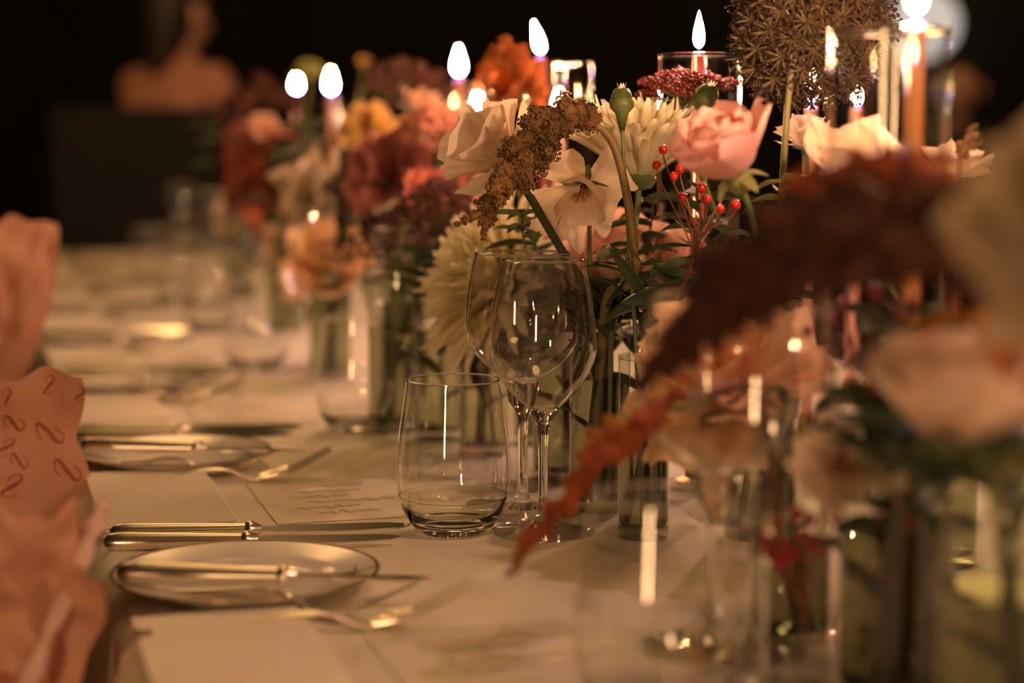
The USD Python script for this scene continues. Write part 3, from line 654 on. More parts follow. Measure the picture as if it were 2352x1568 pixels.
def sepals(t, base, M, R, m, n=5, lean=.9, L=.9, rng=FR, hk=1.0):
    v, f = lathe([(0, -.22 * R * hk), (.10 * R * hk, -.20 * R * hk), (.17 * R * hk, -.06 * R * hk), (.15 * R * hk, .06 * R), (0, .08 * R)], 14)
    part('hip', (v @ M.T + base, f), m, t, smooth=60)
    for k in range(n):
        v, f, uv = petal(L * R, .28 * R, lean, .5 * rng.uniform(.3, 1.4), cup=.3, shape='point', nu=5, nv=7, r0=.12 * R, az=k * 6.283 / n + rng.uniform(-.2, .2), rng=rng)
        part('sepal', (v @ M.T + base, f, uv), m, t)
def rose(label, px, py, d, wpx, axis, vk, pm='petal_pink', n=22, open_=.5, roll=0.0, seed=1, ruf=.03, smat='stem_green', cat='rose', name='garden_rose', hang=.9, sep='leaf_green', leaves=0, sl=.9, group=None, hk=1.0):
    rng = np.random.default_rng(seed); R = wpx / 2 * d / FPX; axis = nrm(axis); M = frame(axis, roll)
    base = W(px, py, d) - axis * R * hang
    t, P = start(name, label, cat, vk, base - axis * .15 * R, axis, smat, .0024, group, rng, leaves)
    sepals(t, base, M, R, sep, lean=1.1 if hk < 1.5 else 1.9, L=sl, rng=rng, hk=hk)
    for k in range(n):
        q = (k + .5) / n; az = k * 2.39996 + rng.uniform(-.25, .25)
        lean0 = 1.25 * q ** .75; end = -.28 + (.42 + .75 * open_) * q ** 1.3
        L = R * (1.22 + .62 * q + rng.uniform(-.06, .06)); wd = R * (1.0 + .95 * q)
        v, f, uv = petal(L, wd, lean0, end - lean0, cup=.55 - .25 * q, ruf=ruf * (.3 + q), recurve=(.25 + .7 * open_) * q ** 1.5 * rng.uniform(.5, 1.4), r0=.05 * R + .05 * R * q, z0=.02 * R * (1 - q), az=az, nu=9, nv=11, rng=rng)
        part('petal', (v @ M.T + base, f, uv), pm, t)
    return t
def ruffled(label, px, py, d, wpx, axis, vk, pm='petal_cream', n=11, roll=0.0, seed=1, ruf=.13, open_=.9, smat='stem_green', cat='flower', name='ruffled_flower', hang=.55, leaves=0, group=None, Lk=1.25, wk=1.15):
    """an open flower of broad crinkled petals"""
    rng = np.random.default_rng(seed); R = wpx / 2 * d / FPX; axis = nrm(axis); M = frame(axis, roll); base = W(px, py, d) - axis * R * hang
    t, P = start(name, label, cat, vk, base - axis * .12 * R, axis, smat, .0021, group, rng, leaves)
    sepals(t, base, M, R, 'leaf_green', L=.6, rng=rng)
    for k in range(n):
        q = (k + .5) / n; az = k * 2.39996 + rng.uniform(-.3, .3)
        v, f, uv = petal(R * Lk * rng.uniform(.9, 1.12), R * wk * rng.uniform(.85, 1.15), .15 + open_ * q, .25 * q, cup=.3 * rng.uniform(-.2, 1.2), ruf=ruf, recurve=.6 * q * rng.uniform(.2, 1.3), shape='fan', r0=.04 * R, az=az, nu=11, nv=11, rng=rng)
        part('petal', (v @ M.T + base, f, uv), pm, t)
    for k in range(7):
        a = k * .9; e = base + M @ np.array([.16 * R * math.cos(a), .16 * R * math.sin(a), .55 * R])
        part('stamen', join([tube([base, lerp(base, e, .6), e], .0006, 5), grains([e], .0014, rng)]), 'grain_gold', t)
    return t
def mum(label, px, py, d, wpx, axis, vk, pm='petal_white', n=110, maxinc=1.1, roll=0.0, seed=1, wd=.15, hang=.75, cat='chrysanthemum', name='chrysanthemum', group=None, rec=.25, leaves=0):
    rng = np.random.default_rng(seed); R = wpx / 2 * d / FPX; axis = nrm(axis); M = frame(axis, roll); base = W(px, py, d) - axis * R * hang
    t, P = start(name, label, cat, vk, base - axis * .10 * R, axis, 'stem_green', .0024, group, rng, leaves)
    v, f = lathe([(0, -.16 * R), (.18 * R, -.12 * R), (.26 * R, .0), (.20 * R, .10 * R), (0, .13 * R)], 16); part('calyx', (v @ M.T + base, f), 'leaf_green', t, smooth=60)
    for k in range(n):
        q = (k + .5) / n; inc = maxinc * q ** .62 + rng.normal(0, .05); az = k * 2.39996
        L = R * (1.08 + .28 * q) * rng.uniform(.88, 1.1)
        v, f, uv = petal(L, R * wd * rng.uniform(.8, 1.2), inc * .85, .22 * inc + rng.normal(0, .1), cup=.55, recurve=rec * rng.normal(.3, .8), ruf=.03, shape='strap', nu=4, nv=8, r0=.16 * R * math.sqrt(q), z0=.05 * R * (1 - q), az=az, rng=rng)
        part('petal', (v @ M.T + base, f, uv), pm, t)
    return t
def bud(label, px, py, d, wpx, vk, axis=(0, 0, 1), via=None):
    R = wpx / 2 * d / FPX; axis = nrm(axis); M = frame(axis); c = W(px, py, d); base = c - axis * R * 1.0
    t, P = start('poppy_bud', label, 'flower bud', vk, base, axis, 'stem_green', .0015)
    for k in range(5):
        v, f, uv = petal(R * 2.35, R * 1.5, 1.25, -2.05, cup=.5, ruf=.02, shape='rose', nu=7, nv=11, r0=.02 * R, az=k * 1.2566, rng=FR)
        part('sepal', (v @ M.T + base, f, uv), 'leaf_green', t)
    v, f = lathe([(0, -.02), (.5 * R, .05 * R), (.88 * R, .45 * R), (.92 * R, .85 * R), (.70 * R, 1.3 * R), (.3 * R, 1.62 * R), (0, 1.7 * R)], 20)
    part('bulb', (v @ M.T + base, f), 'bud_green', t, smooth=True)
    for k in range(4):
        v, f, uv = petal(R * .9, R * .34, .35, -.2, cup=.3, ruf=.15, shape='point', nu=4, nv=6, r0=.12 * R, z0=1.4 * R, az=k * 1.7, rng=FR)
        part('tip', (v @ M.T + base, f, uv), 'petal_cream', t)
    return t
def plume(label, pts, wpx, vk, gm='grain_ochre', sm='stem_tan', d_head=None, gpx=3.2, lumps=34, seed=3, tips=(), stem=None, name='amaranth_plume', taper=.35, perl=60, stem_r=.0026, ico=ICO0, group=None):
    """a drooping plume: lumpy side branchlets packed with grains around a curved spine; pts = [(px, py, d)] from the stem's end to the tip"""
    rng = np.random.default_rng(seed); S = spline([W(*p) for p in pts], 60); d = np.mean([p[2] for p in pts]); k = d / FPX
    P = np.vstack([stem_path(vk, W(*stem[0]), nrm(W(*stem[0]) - VASES[vk][0]), rng), spline([W(*p) for p in stem] + [S[0]], 14)[1:]]) if stem else stem_path(vk, S[0], nrm(S[0] - VASES[vk][0] - [0, 0, .1]), rng)
    t = thing(name, label, 'amaranth', P[0], group)
    part('stem', tube(P, np.linspace(stem_r * 1.25, stem_r * .9, len(P)), 8), sm, t, smooth=60)
    part('spine', tube(S, np.linspace(stem_r * .9, .0008, len(S)), 6), sm, t, smooth=60)
    g = gpx * k; Wm = wpx / 2 * k
    tang = np.gradient(S, axis=0); tang /= np.linalg.norm(tang, axis=1, keepdims=True)
    specs = []
    for i in range(lumps):
        q = (i + .5) / lumps; j = min(59, int(q * 60)); e = nrm(np.cross(tang[j], rng.normal(size=3)))
        prof = math.sin(PI * min(1, (q * .86 + .14)) ** .8) ** .6 if q < .5 else lerp(1, taper, ((q - .5) / .5) ** 1.2)
        specs.append((S[j], nrm(e + tang[j] * .7), Wm * prof * rng.uniform(.75, 1.15), Wm * prof * .42))
    for a, b, r_ in tips:
        A, B = W(*a), W(*b); specs.append((A, nrm(B - A), np.linalg.norm(B - A), r_ * k))
    for p, dr, L, r in specs:
        m = max(16, int(perl * min(1.6, (L / (Wm + 1e-9)))))
        q = rng.uniform(0, 1, m) ** .8; e = rng.normal(size=(m, 3)); e /= np.linalg.norm(e, axis=1, keepdims=True)
        rr = r * np.sqrt(np.clip(1.05 - q ** 2.2, .02, 1)); pts_ = p + np.outer(q * L, dr) + e * (rr * rng.uniform(.75, 1.0, m))[:, None]
        core = tube([p, p + dr * L * .5, p + dr * L * .92], [r * .75, r * .7, r * .2], 7)
        part('floret_cluster', join([core, grains(pts_, g, rng, ico)]), gm, t, smooth=False)
    return t
def dome(label, px, py, d, wpx, axis, vk, gm='grain_burgundy', seed=4, clusters=22, gpx=3.4, per=46, flat=.42, name='sedum_head', cat='sedum', sm='stem_green', stars=True, smr=.0024):
    """a flat-topped head of little florets on short rays"""
    rng = np.random.default_rng(seed); R = wpx / 2 * d / FPX; k = d / FPX; axis = nrm(axis); M = frame(axis); base = W(px, py, d) - axis * R * flat
    t, P = start(name, label, cat, vk, base, axis, sm, smr)
    for i in range(clusters):
        q = (i + .5) / clusters; rr = R * .86 * math.sqrt(q); a = i * 2.39996
        c = base + M @ np.array([rr * math.cos(a), rr * math.sin(a), R * flat * (1.25 - .55 * q) + rng.normal(0, .05 * R)])
        ray = tube(bez(base, lerp(base, c, .4) + axis * .1 * R, lerp(base, c, .8), c, 6), .0011, 5)
        cr = R * .27; m = per; e = rng.normal(size=(m, 3)); e /= np.linalg.norm(e, axis=1, keepdims=True); e[:, 2] = np.abs(e[:, 2]) * .9 + .1 * e[:, 2]
        pts = c + (e * [1, 1, .62] * cr * rng.uniform(.7, 1, (m, 1))) @ M.T
        g = grains(pts, gpx * k, rng)
        if stars:
            st = []
            for p in pts[::2]:
                A = frame(nrm(p - c + rng.normal(0, .3 * cr, 3)))
                for b in range(5):
                    w_ = gpx * k * .55; L = gpx * k * 2.0; an = b * 1.2566
                    ee = A @ np.array([math.cos(an), math.sin(an), .45]); s2 = A @ np.array([-math.sin(an), math.cos(an), 0])
                    st.append((np.array([p - s2 * w_, p + s2 * w_, p + ee * L]), np.array([[0, 1, 2]])))
            g = join([g] + st)
        part('ray', ray, sm, t, smooth=60); part('floret_cluster', g, gm, t, smooth=False)
    return t
def seedhead(label, px, py, d, wpx, stem_px, vk, seed=6, n=105):
    """a ball of fine rays, each ending in a little star of seeds"""
    rng = np.random.default_rng(seed); R = wpx / 2 * d / FPX; c = W(px, py, d); hub = W(*stem_px)
    t, P = start('dried_seed_head', label, 'seed head', vk, hub, nrm(c - hub), 'stem_olive', .0026)
    for k in range(n):
        z = 1 - 2 * (k + .5) / n; a = k * 2.39996; e = np.array([math.sqrt(1 - z * z) * math.cos(a), math.sqrt(1 - z * z) * math.sin(a), z])
        tip = c + e * R * rng.uniform(.80, .98); up = nrm(c - hub)
        L = np.linalg.norm(tip - hub); Q = bez(hub, hub + nrm(lerp(up, nrm(tip - hub), .75)) * L * .4, tip - nrm(lerp(e, nrm(tip - hub), .5)) * L * .3, tip, 8)
        part('ray', tube(Q, np.linspace(.0011, .0006, 8), 5), 'ray_olive', t, smooth=60)
        sp, sd = [], []
        dr = nrm(lerp(e, nrm(tip - Q[-2]), .5)); M = frame(dr)
        for b in range(22):
            th = math.acos(1 - 1.45 * (b + .5) / 22); an = b * 2.39996
            ee = M @ np.array([math.sin(th) * math.cos(an), math.sin(th) * math.sin(an), math.cos(th)]); ln = R * .22 * rng.uniform(.75, 1.15)
            q2 = tip + ee * ln; sp.append(tube([tip, lerp(tip, q2, .5), q2], .00050, 3)); sd.append(q2); sd.append(q2 + rng.normal(0, .0009, 3))
        part('umbellet', join(sp), 'ray_olive', t, smooth=False); part('seed_cluster', grains(np.array(sd), .0011, rng), 'seed_brown', t, smooth=False)
    return t
def berries(label, stem_px, pts, vk, rpx=11, seed=8, bm='berry_red', sm='stem_red', name='berry_sprig'):
    rng = np.random.default_rng(seed); h = W(*stem_px); t, P = start(name, label, 'berries', vk, h, (0, 0, 1), sm, .0014, rng=rng)
    for p in pts:
        q = W(*p); r = rpx * p[2] / FPX * rng.uniform(.9, 1.1); a = h - [0, 0, .012 * rng.uniform(.2, 2.5)]
        part('twig', tube(bez(a, lerp(a, q, .4) + [0, 0, .008], q - [0, 0, .012], q - [0, 0, r * .7], 8), .0006, 5), sm, t, smooth=60)
        v = np.array(ICO2.vertices) * r * [1, 1, 1.05] + q
        b = part('berry', (v, np.array(ICO2.faces)), bm, t, smooth=True)
        e = nrm(rng.normal(size=3) + [0, -1.2, -.4]); part('berry_tip', grains([q + e * r * .97 + rng.normal(0, r * .08, 3) for _ in range(4)], r * .16, rng), 'berry_tip', b)
    return t
def foliage(label, px, py, d, hpx, vk, m='leaf_dark', n=9, L=.042, seed=9, wide=.42, smat='stem_dark', axis=(0, 0, 1), group=None, cat='foliage', name='foliage_sprig', lift=.5, low=8):
    rng = np.random.default_rng(seed); tip = W(px, py, d); axis = nrm(axis); P = stem_path(vk, tip, axis, rng, n=20)
    t = thing(name, label, cat, P[0], group)
    part('stem', tube(P, np.linspace(.0018, .0008, len(P)), 6), smat, t, smooth=60)
    zmin = tip[2] - hpx * d / FPX; idx = [i for i in range(low, len(P)) if P[i][2] > zmin] or [len(P) - 1]
    for k in range(n):
        i = idx[min(len(idx) - 1, int((k + .5) / n * len(idx)))]; a = k * 2.4 + rng.uniform(-.4, .4)
        leaf(t, P[i], nrm([math.cos(a), math.sin(a), lift + rng.uniform(-.3, .3)]), L * rng.uniform(.7, 1.2), m, rng, wide)
    return t

# ---- in focus and nearby, right of and above the wine glasses
ruffled('cream garden flower with crisp pointed petals left of the ochre plume', 1130, 335, 1.41, 250, (-.55, -.45, .45), 'M', n=15, seed=21, ruf=.10, open_=.95, Lk=1.15, wk=1.0, cat='flower', name='cream_rose')
plume('drooping ochre amaranth plume in sharp focus above the wine glasses', [(1362, 282, 1.36), (1290, 285, 1.35), (1232, 330, 1.34), (1180, 395, 1.335), (1140, 460, 1.33), (1112, 500, 1.33)], 150, 'B', stem=[(1462, 600, 1.35), (1445, 480, 1.355), (1425, 380, 1.36), (1398, 312, 1.36)],
      lumps=46, tips=[((1122, 478, 1.33), (1044, 518, 1.325), 13), ((1130, 480, 1.33), (1108, 548, 1.325), 13), ((1300, 300, 1.35), (1283, 232, 1.35), 17), ((1345, 300, 1.355), (1340, 230, 1.355), 18), ((1365, 300, 1.36), (1378, 262, 1.36), 13), ((1215, 400, 1.335), (1205, 440, 1.33), 15)], perl=90, gpx=3.1, stem_r=.0034)
mum('creamy white chrysanthemum seen from the side behind the green bud', 1470, 312, 1.44, 320, (.02, .05, 1), 'B', n=190, maxinc=1.05, seed=22, hang=.62, wd=.15, rec=.5)
bud('plump green flower bud on a thin straight stem', 1428, 230, 1.37, 62, 'A', (-.02, 0, 1))
bud('green bud between the burgundy head and the pink rose', 1622, 225, 1.42, 66, 'G', (.35, 0, 1))
rose('large soft pink rose right of the green bud', 1660, 330, 1.20, 212, (-.42, -.30, .86), 'G', 'petal_pink', n=16, open_=.16, seed=131, ruf=.12, hang=.80, sep='leaf_olive', sl=.62, hk=1.9)
ruffled('cream flower with wavy petals below the white chrysanthemum', 1328, 448, 1.41, 205, (-.15, -.60, -.30), 'B', n=8, seed=24, ruf=.17, open_=1.0)
dome('burgundy sedum head in front of the upright flame', 1578, 195, 1.46, 235, (0, -.25, 1), 'G', 'grain_burgundy', seed=25, clusters=26, per=52, gpx=3.0)
seedhead('tall dried dark seed head at the top right', 1862, 70, 1.33, 345, (1842, 88, 1.315), 'G')
berries('sprig of small red berries below the pink rose', (1600, 520, 1.29), [(1508, 379, 1.30), (1523, 344, 1.31), (1568, 453, 1.28), (1625, 457, 1.27), (1655, 480, 1.26), (1612, 432, 1.33), (1562, 388, 1.34), (1548, 405, 1.34), (1665, 430, 1.3), (1690, 470, 1.28)], 'A', rpx=11)
rose('peach pink rose low behind the dark pointed leaves', 1430, 632, 1.50, 240, (.05, -.42, .85), 'B', 'petal_blush', n=22, open_=.75, seed=26, ruf=.05, hang=.55)
mum('pale yellow chrysanthemum with spread petals behind the wine glasses', 1130, 640, 1.60, 330, (-.50, -.30, .30), 'C', 'petal_lemon', n=210, maxinc=1.45, seed=27, hang=.35, wd=.17, rec=.4)
ruffled('small cream flower with curled petals behind the seed head stem', 1845, 312, 1.42, 125, (-.2, -.3, .9), 'G', n=9, seed=28, ruf=.12)
ruffled('broad cream flower right of the seed head stem', 1960, 378, 1.20, 250, (.15, -.45, .7), 'N', n=9, seed=29, ruf=.07, open_=1.1, wk=1.4)
ruffled('pale cream flower beside the small ochre spike', 2190, 385, 1.25, 150, (.1, -.3, .9), 'N', n=9, seed=30, ruf=.10)
plume('small upright ochre amaranth spike at the right', [(2205, 360, 1.20), (2222, 325, 1.20), (2238, 290, 1.20)], 62, 'N', lumps=12, perl=60, gpx=3.2, seed=31, stem_r=.0018)
foliage('sprig with a broad dark pointed leaf under the berries', 1540, 610, 1.37, 120, 'A', n=5, L=.062, seed=41, wide=.5, lift=-.05)
foliage('slim dark leaves standing before the peach pink rose', 1440, 580, 1.40, 150, 'A', n=6, L=.050, seed=42, wide=.24, lift=.9)
foliage('rounded green leaves between the berries and the rust plume', 1600, 545, 1.36, 100, 'G', m='leaf_green', n=8, L=.036, seed=43, wide=.75, smat='stem_green')
foliage('dark green leaves under the cream flowers', 1230, 490, 1.46, 120, 'M', n=10, L=.040, seed=44, wide=.45)
foliage('dark leaves behind the red berries', 1600, 430, 1.42, 260, 'G', n=16, L=.046, seed=45, wide=.45)
foliage('dark leaves behind the white chrysanthemum stem', 1500, 470, 1.50, 330, 'B', n=16, L=.046, seed=46, wide=.42)
foliage('dark leaves right of the pink rose', 1790, 470, 1.36, 220, 'G', n=14, L=.044, seed=47, wide=.45)
foliage('tall dark stems with narrow leaves crowding the vase behind the stemless glass', 1090, 640, 1.70, 330, 'C', n=26, L=.055, seed=141, wide=.36, low=3, lift=.9)
foliage('dark stems with upright leaves inside the vase behind the stemless glass', 1135, 740, 1.70, 500, 'C', n=20, L=.050, seed=151, wide=.30, low=1, lift=1.6)
foliage('dark leafy stems in the vase left of the crowded vase', 1000, 690, 1.77, 600, 'O', n=26, L=.052, seed=161, wide=.40, low=1, lift=1.2)
foliage('dark leafy stems right behind the larger wine glass', 1290, 680, 1.56, 700, 'P', n=28, L=.052, seed=162, wide=.42, low=1, lift=1.1)
foliage('dark broad leaves low between the vases behind the wine glasses', 1200, 800, 1.66, 330, 'C', n=20, L=.060, seed=163, wide=.5, low=4, lift=.2)
foliage('dark broad leaves below the peach pink rose', 1440, 770, 1.52, 420, 'B', n=22, L=.055, seed=164, wide=.48, low=4, lift=.3)
foliage('dark stems with upright leaves in the vase behind the wine glasses', 1350, 760, 1.45, 600, 'B', n=20, L=.045, seed=152, wide=.30, low=1, lift=1.6)
foliage('dark leafy stems standing in the bottom right vase', 2030, 1080, .93, 600, 'E', n=24, L=.050, seed=153, wide=.40, low=1, lift=1.3)
foliage('second bunch of dark stems standing in the bottom right vase', 2100, 1120, .94, 600, 'E', n=20, L=.050, seed=154, wide=.34, low=1, lift=1.3)
foliage('dark stems standing in the vase cut by the right edge', 2290, 1120, .80, 700, 'F', n=20, L=.050, seed=155, wide=.30, low=1, lift=1.4)
foliage('dark stems in the greenish foreground vase', 1790, 1290, 1.05, 300, 'D', n=7, L=.035, seed=156, wide=.30, low=1, lift=1.6)
foliage('dark narrow leaves behind the bowl of the front wine glass', 1260, 640, 1.62, 380, 'M', n=22, L=.060, seed=142, wide=.40)
foliage('dark narrow leaves right of the front wine glass', 1400, 720, 1.48, 330, 'B', n=18, L=.055, seed=143, wide=.36)
foliage('brown leaves hanging low behind the stemless glass', 1190, 760, 1.72, 260, 'M', m='leaf_brown', n=16, L=.055, seed=144, wide=.45, lift=-.2)
foliage('dark leaves in the vase behind the stemless glass', 1110, 740, 1.68, 200, 'C', n=14, L=.046, seed=48, wide=.36)
foliage('small green leaves above the front wine glass', 1200, 500, 1.43, 60, 'M', m='leaf_green', n=6, L=.030, seed=49, wide=.5, smat='stem_green')
foliage('pale green leaves beside the seed head stem', 1800, 420, 1.30, 60, 'G', m='leaf_olive', n=6, L=.028, seed=50, wide=.55, smat='stem_olive')
def pointed_leaves():
    """the few big leaves that show one by one before the rose"""
    b = VASES['A'][0] + [0, 0, .0095]; top = W(1500, 612, 1.335); P = np.vstack([spline([b, b + [.004, 0, .06], b + [.008, .002, .12], W(1492, 700, 1.33), top], 18)])
    t = thing('foliage_sprig', 'dark stem with three big pointed leaves in front of the peach pink rose', 'foliage', b)
    part('stem', tube(P, np.linspace(.0019, .0012, len(P)), 7), 'stem_dark', t, smooth=60)
    for a, e, wd, fo in [((1625, 640, 1.335), (1425, 694, 1.315), .34, .5), ((1492, 690, 1.33), (1398, 566, 1.325), .22, .4), ((1500, 606, 1.335), (1612, 640, 1.32), .24, .4), ((1500, 612, 1.335), (1598, 660, 1.34), .42, .3)]:
        A, B = W(*a), W(*e); L = np.linalg.norm(B - A); v, f, uv = petal(L, L * wd, .12, -.25, cup=fo, ruf=.015, shape='point', nu=7, nv=13, rng=FR)
        z = nrm(B - A); y = nrm(np.cross(z, CAM - A)); out = np.cross(y, z) * .75 + np.array([0, 0, .65]); out = nrm(out - z * (out @ z)); M = np.stack([out, np.cross(z, out), z], 1)
        part('leaf', (v @ M.T + A, f, uv), 'leaf_dark', t)
        if np.linalg.norm(A - W(1625, 640, 1.335)) < 1e-6: part('leaf_stalk', tube(bez(W(1497, 660, 1.333), W(1540, 655, 1.335), W(1590, 640, 1.337), A, 8), .0011, 6), 'stem_dark', t, smooth=60)
pointed_leaves()
def slant_stem():
    P = spline([W(1395, 705, 1.43), W(1300, 590, 1.41), W(1240, 490, 1.40), W(1203, 428, 1.39)], 16); b = VASES['B'][0] + [0, 0, .0095]
    P = np.vstack([spline([b, lerp(b, P[0], .55) + [.004, 0, 0], P[0]], 10)[:-1], P])
    t = thing('cut_stem', 'thick cut green stem leaning left out of the vase behind the wine glasses', 'stem', b)
    part('stem', tube(P, .0034, 9), 'stem_dark', t, smooth=60); part('cut_end', grains([P[-1]], .0034, FR, ICO1, 0), 'stem_olive', t, smooth=60)
slant_stem()

# ---- blurred foreground on the right
plume('broad dark rust amaranth plume arching across the right foreground', [(2310, 640, .80), (2180, 560, .80), (2020, 540, .81), (1860, 565, .83), (1720, 625, .86), (1620, 720, .88), (1550, 800, .89), (1475, 880, .90)], 330, 'E', 'grain_dark', 'stem_red', gpx=5.5, lumps=120, seed=51, perl=55, taper=.15, stem_r=.0035,
      tips=[((2080, 480, .80), (2085, 345, .80), 42), ((2200, 520, .80), (2290, 660, .79), 45), ((1900, 500, .82), (1800, 440, .83), 40), ((2120, 470, .80), (2240, 420, .80), 40)])
plume('rust amaranth plume with bright ragged top edge above the broad dark plume', [(2250, 450, .86), (2120, 410, .87), (1980, 420, .89), (1860, 460, .91), (1760, 530, .93), (1690, 620, .94)], 180, 'E', 'grain_rust', 'stem_red', gpx=5.0, lumps=40, seed=52, perl=46, taper=.3, stem_r=.003)
plume('hanging rust amaranth tail whose tip crosses the foot of the wine glasses', [(1560, 905, 1.02), (1480, 960, 1.01), (1400, 1035, 1.0), (1320, 1120, .99), (1245, 1210, .985), (1172, 1312, .98)], 110, 'D', 'grain_rust', 'stem_red', gpx=4.0, lumps=44, seed=53, perl=60, taper=.30)
plume('olive gold amaranth cluster at the root of the hanging tail', [(1530, 930, 1.05), (1450, 975, 1.04), (1390, 1010, 1.03), (1340, 1060, 1.02)], 120, 'D', 'grain_gold', 'stem_olive', gpx=4.5, lumps=18, seed=54, perl=46, taper=.5)
ruffled('big beige flower blurred at the right edge of the picture', 2465, 520, .62, 500, (-.5, -.5, .5), 'F', 'petal_beige', n=13, seed=55, ruf=.05, open_=.9, wk=1.4)
rose('blurred pale pink rose in the lower right foreground', 2205, 930, .80, 335, (-.05, -.25, .95), 'F', 'petal_pale', n=20, open_=.35, seed=56, hang=.62)
ruffled('frilly peach flower behind the blurred foreground wine glass', 1665, 850, 1.17, 450, (-.25, -.55, .65), 'D', 'petal_peach', n=26, seed=57, ruf=.16, open_=1.15, wk=.85, name='peach_carnation', cat='carnation', Lk=1.1)
ruffled('pale peach flower hanging over the blurred foreground vase', 1945, 1075, .93, 225, (-.15, -.65, .15), 'E', 'petal_pale', n=8, seed=58, ruf=.05, open_=.8, wk=1.3)
berries('red berries under the broad dark plume', (2000, 800, .93), [(1885, 690, .97), (1905, 735, .97), (1855, 760, .98), (1900, 780, .97), (1950, 782, .96), (2010, 672, .93), (2100, 692, .91), (2070, 722, .92), (2130, 765, .90), (2150, 805, .89), (1935, 700, .96), (1870, 960, .96), (1880, 1005, .96)], 'E', rpx=15, seed=59, bm='berry_crimson')
berries('red berries low in the foreground beside the greenish vase', (1850, 1330, .93), [(1785, 1200, .93), (1830, 1180, .93), (1860, 1190, .93), (1760, 1240, .93), (1800, 1250, .93), (1845, 1230, .92), (1870, 1255, .92), (1790, 1290, .93), (1770, 1270, .93), (1922, 1190, .92), (1820, 1275, .93)], 'E', rpx=17, seed=60, bm='berry_crimson')
foliage('orange brown leaves at the right edge below the dark plume', 2300, 705, .80, 40, 'F', m='leaf_orange', n=4, L=.042, seed=61, wide=.5, smat='stem_red', lift=.15)
foliage('dark leaves under the blurred pink rose', 2230, 1090, .86, 200, 'E', n=12, L=.050, seed=62, wide=.5)
foliage('olive leaf tuft below the blurred pink rose', 2250, 1040, .78, 40, 'F', m='leaf_olive', n=4, L=.032, seed=63, wide=.7, smat='stem_olive')
foliage('dark leaves inside the bottom right vase', 2080, 1220, .93, 260, 'E', n=14, L=.045, seed=64, wide=.4)
foliage('dark leaves behind the broad dark plume', 2060, 640, 1.05, 260, 'E', n=14, L=.050, seed=65, wide=.5)
foliage('dark red leaves above the broad dark plume', 2060, 380, .90, 120, 'E', m='petal_rust', n=8, L=.045, seed=66, wide=.6, smat='stem_red')

# ---- behind, blurred
plume('orange cockscomb lit by the candle behind it', [(1110, 165, 1.80), (1150, 130, 1.80), (1195, 140, 1.80), (1225, 190, 1.79), (1230, 240, 1.78)], 115, 'M', 'grain_orange', 'stem_red', gpx=4.5, lumps=26, seed=71, perl=46, taper=.8, name='cockscomb')
ruffled('orange petals behind the cream garden flower', 1165, 205, 1.86, 150, (0, -.5, .7), 'M', 'petal_orange', n=12, seed=72, ruf=.2)
dome('dusty coral flower head left of the cream garden flower', 1000, 285, 1.95, 190, (-.1, -.5, .8), 'J', 'grain_coral', seed=73, clusters=18, per=34, gpx=4.5, name='astilbe_head', cat='astilbe', stars=False, flat=.6)
ruffled('pink petals above the dusty coral flower head', 965, 240, 2.15, 90, (.1, -.2, .9), 'J', 'petal_blush', n=9, seed=74, ruf=.15)
ruffled('coral flower beside the tip of the cream petals', 978, 440, 1.90, 100, (.3, -.6, .3), 'H', 'petal_coral', n=10, seed=75, ruf=.18)
dome('dark plum scabious heads behind the ochre plume tip', 1010, 485, 1.80, 230, (0, -.6, .6), 'H', 'grain_plum', seed=76, clusters=20, per=34, gpx=4.5, name='scabious_head', cat='scabious', stars=False, flat=.7)
dome('dark brown flower head below the plum heads', 905, 540, 1.95, 190, (0, -.6, .6), 'H', 'grain_plum', seed=77, clusters=18, per=30, gpx=4.5, name='scabious_head', cat='scabious', stars=False, flat=.7)
plume('dark brown plume hanging in front of the blurred cream petals', [(830, 372, 2.18), (800, 385, 2.15), (782, 430, 2.13), (785, 490, 2.12), (785, 550, 2.11)], 92, 'J', 'grain_brown', 'stem_dark', gpx=4.5, lumps=26, seed=78, perl=40, taper=.6)
ruffled('golden yellow flower lit by the far candles', 845, 290, 2.22, 110, (-.05, -.8, .4), 'I', 'petal_gold', n=16, seed=79, ruf=.1, open_=1.2, wk=.6, name='yellow_dahlia', cat='dahlia')
dome('dark red flower head above the yellow flower', 930, 185, 2.20, 215, (0, -.4, .8), 'J', 'grain_plum', seed=80, clusters=18, per=30, gpx=4.5, name='sedum_head', flat=.6, stars=False)
ruffled('muted red flower head at the centre left', 900, 400, 2.0, 200, (-.1, -.7, .4), 'J', 'petal_rose_red', n=14, seed=81, ruf=.2, open_=1.1)
ruffled('blurred cream flower with one broad petal left of the brown plume', 725, 455, 2.35, 190, (-.2, -.6, .5), 'I', 'petal_beige', n=9, seed=82, ruf=.06, open_=.9, wk=1.4)
ruffled('blurred cream petals right of the brown plume', 858, 440, 2.3, 120, (.1, -.6, .4), 'I', 'petal_beige', n=8, seed=83, ruf=.06)
rose('blurred peach rose low behind the third place setting glasses', 760, 590, 2.25, 170, (0, -.5, .7), 'I', 'petal_peach', n=16, seed=84, open_=.7)
foliage('dark round green leaves left of the yellow flower', 700, 290, 2.6, 140, 'K', m='leaf_dark', n=14, L=.055, seed=85, wide=.7)
plume('rust red amaranth arching at the far left of the flowers', [(690, 250, 2.9), (620, 205, 2.9), (560, 220, 2.9), (525, 300, 2.9), (520, 380, 2.9), (530, 420, 2.9)], 90, 'K', 'grain_dark', 'stem_red', gpx=5, lumps=26, seed=86, perl=36, taper=.7)
ruffled('small pale pink flower among the far rust plumes', 607, 295, 2.75, 62, (0, -.8, .3), 'K', 'petal_blush', n=8, seed=87, ruf=.1)
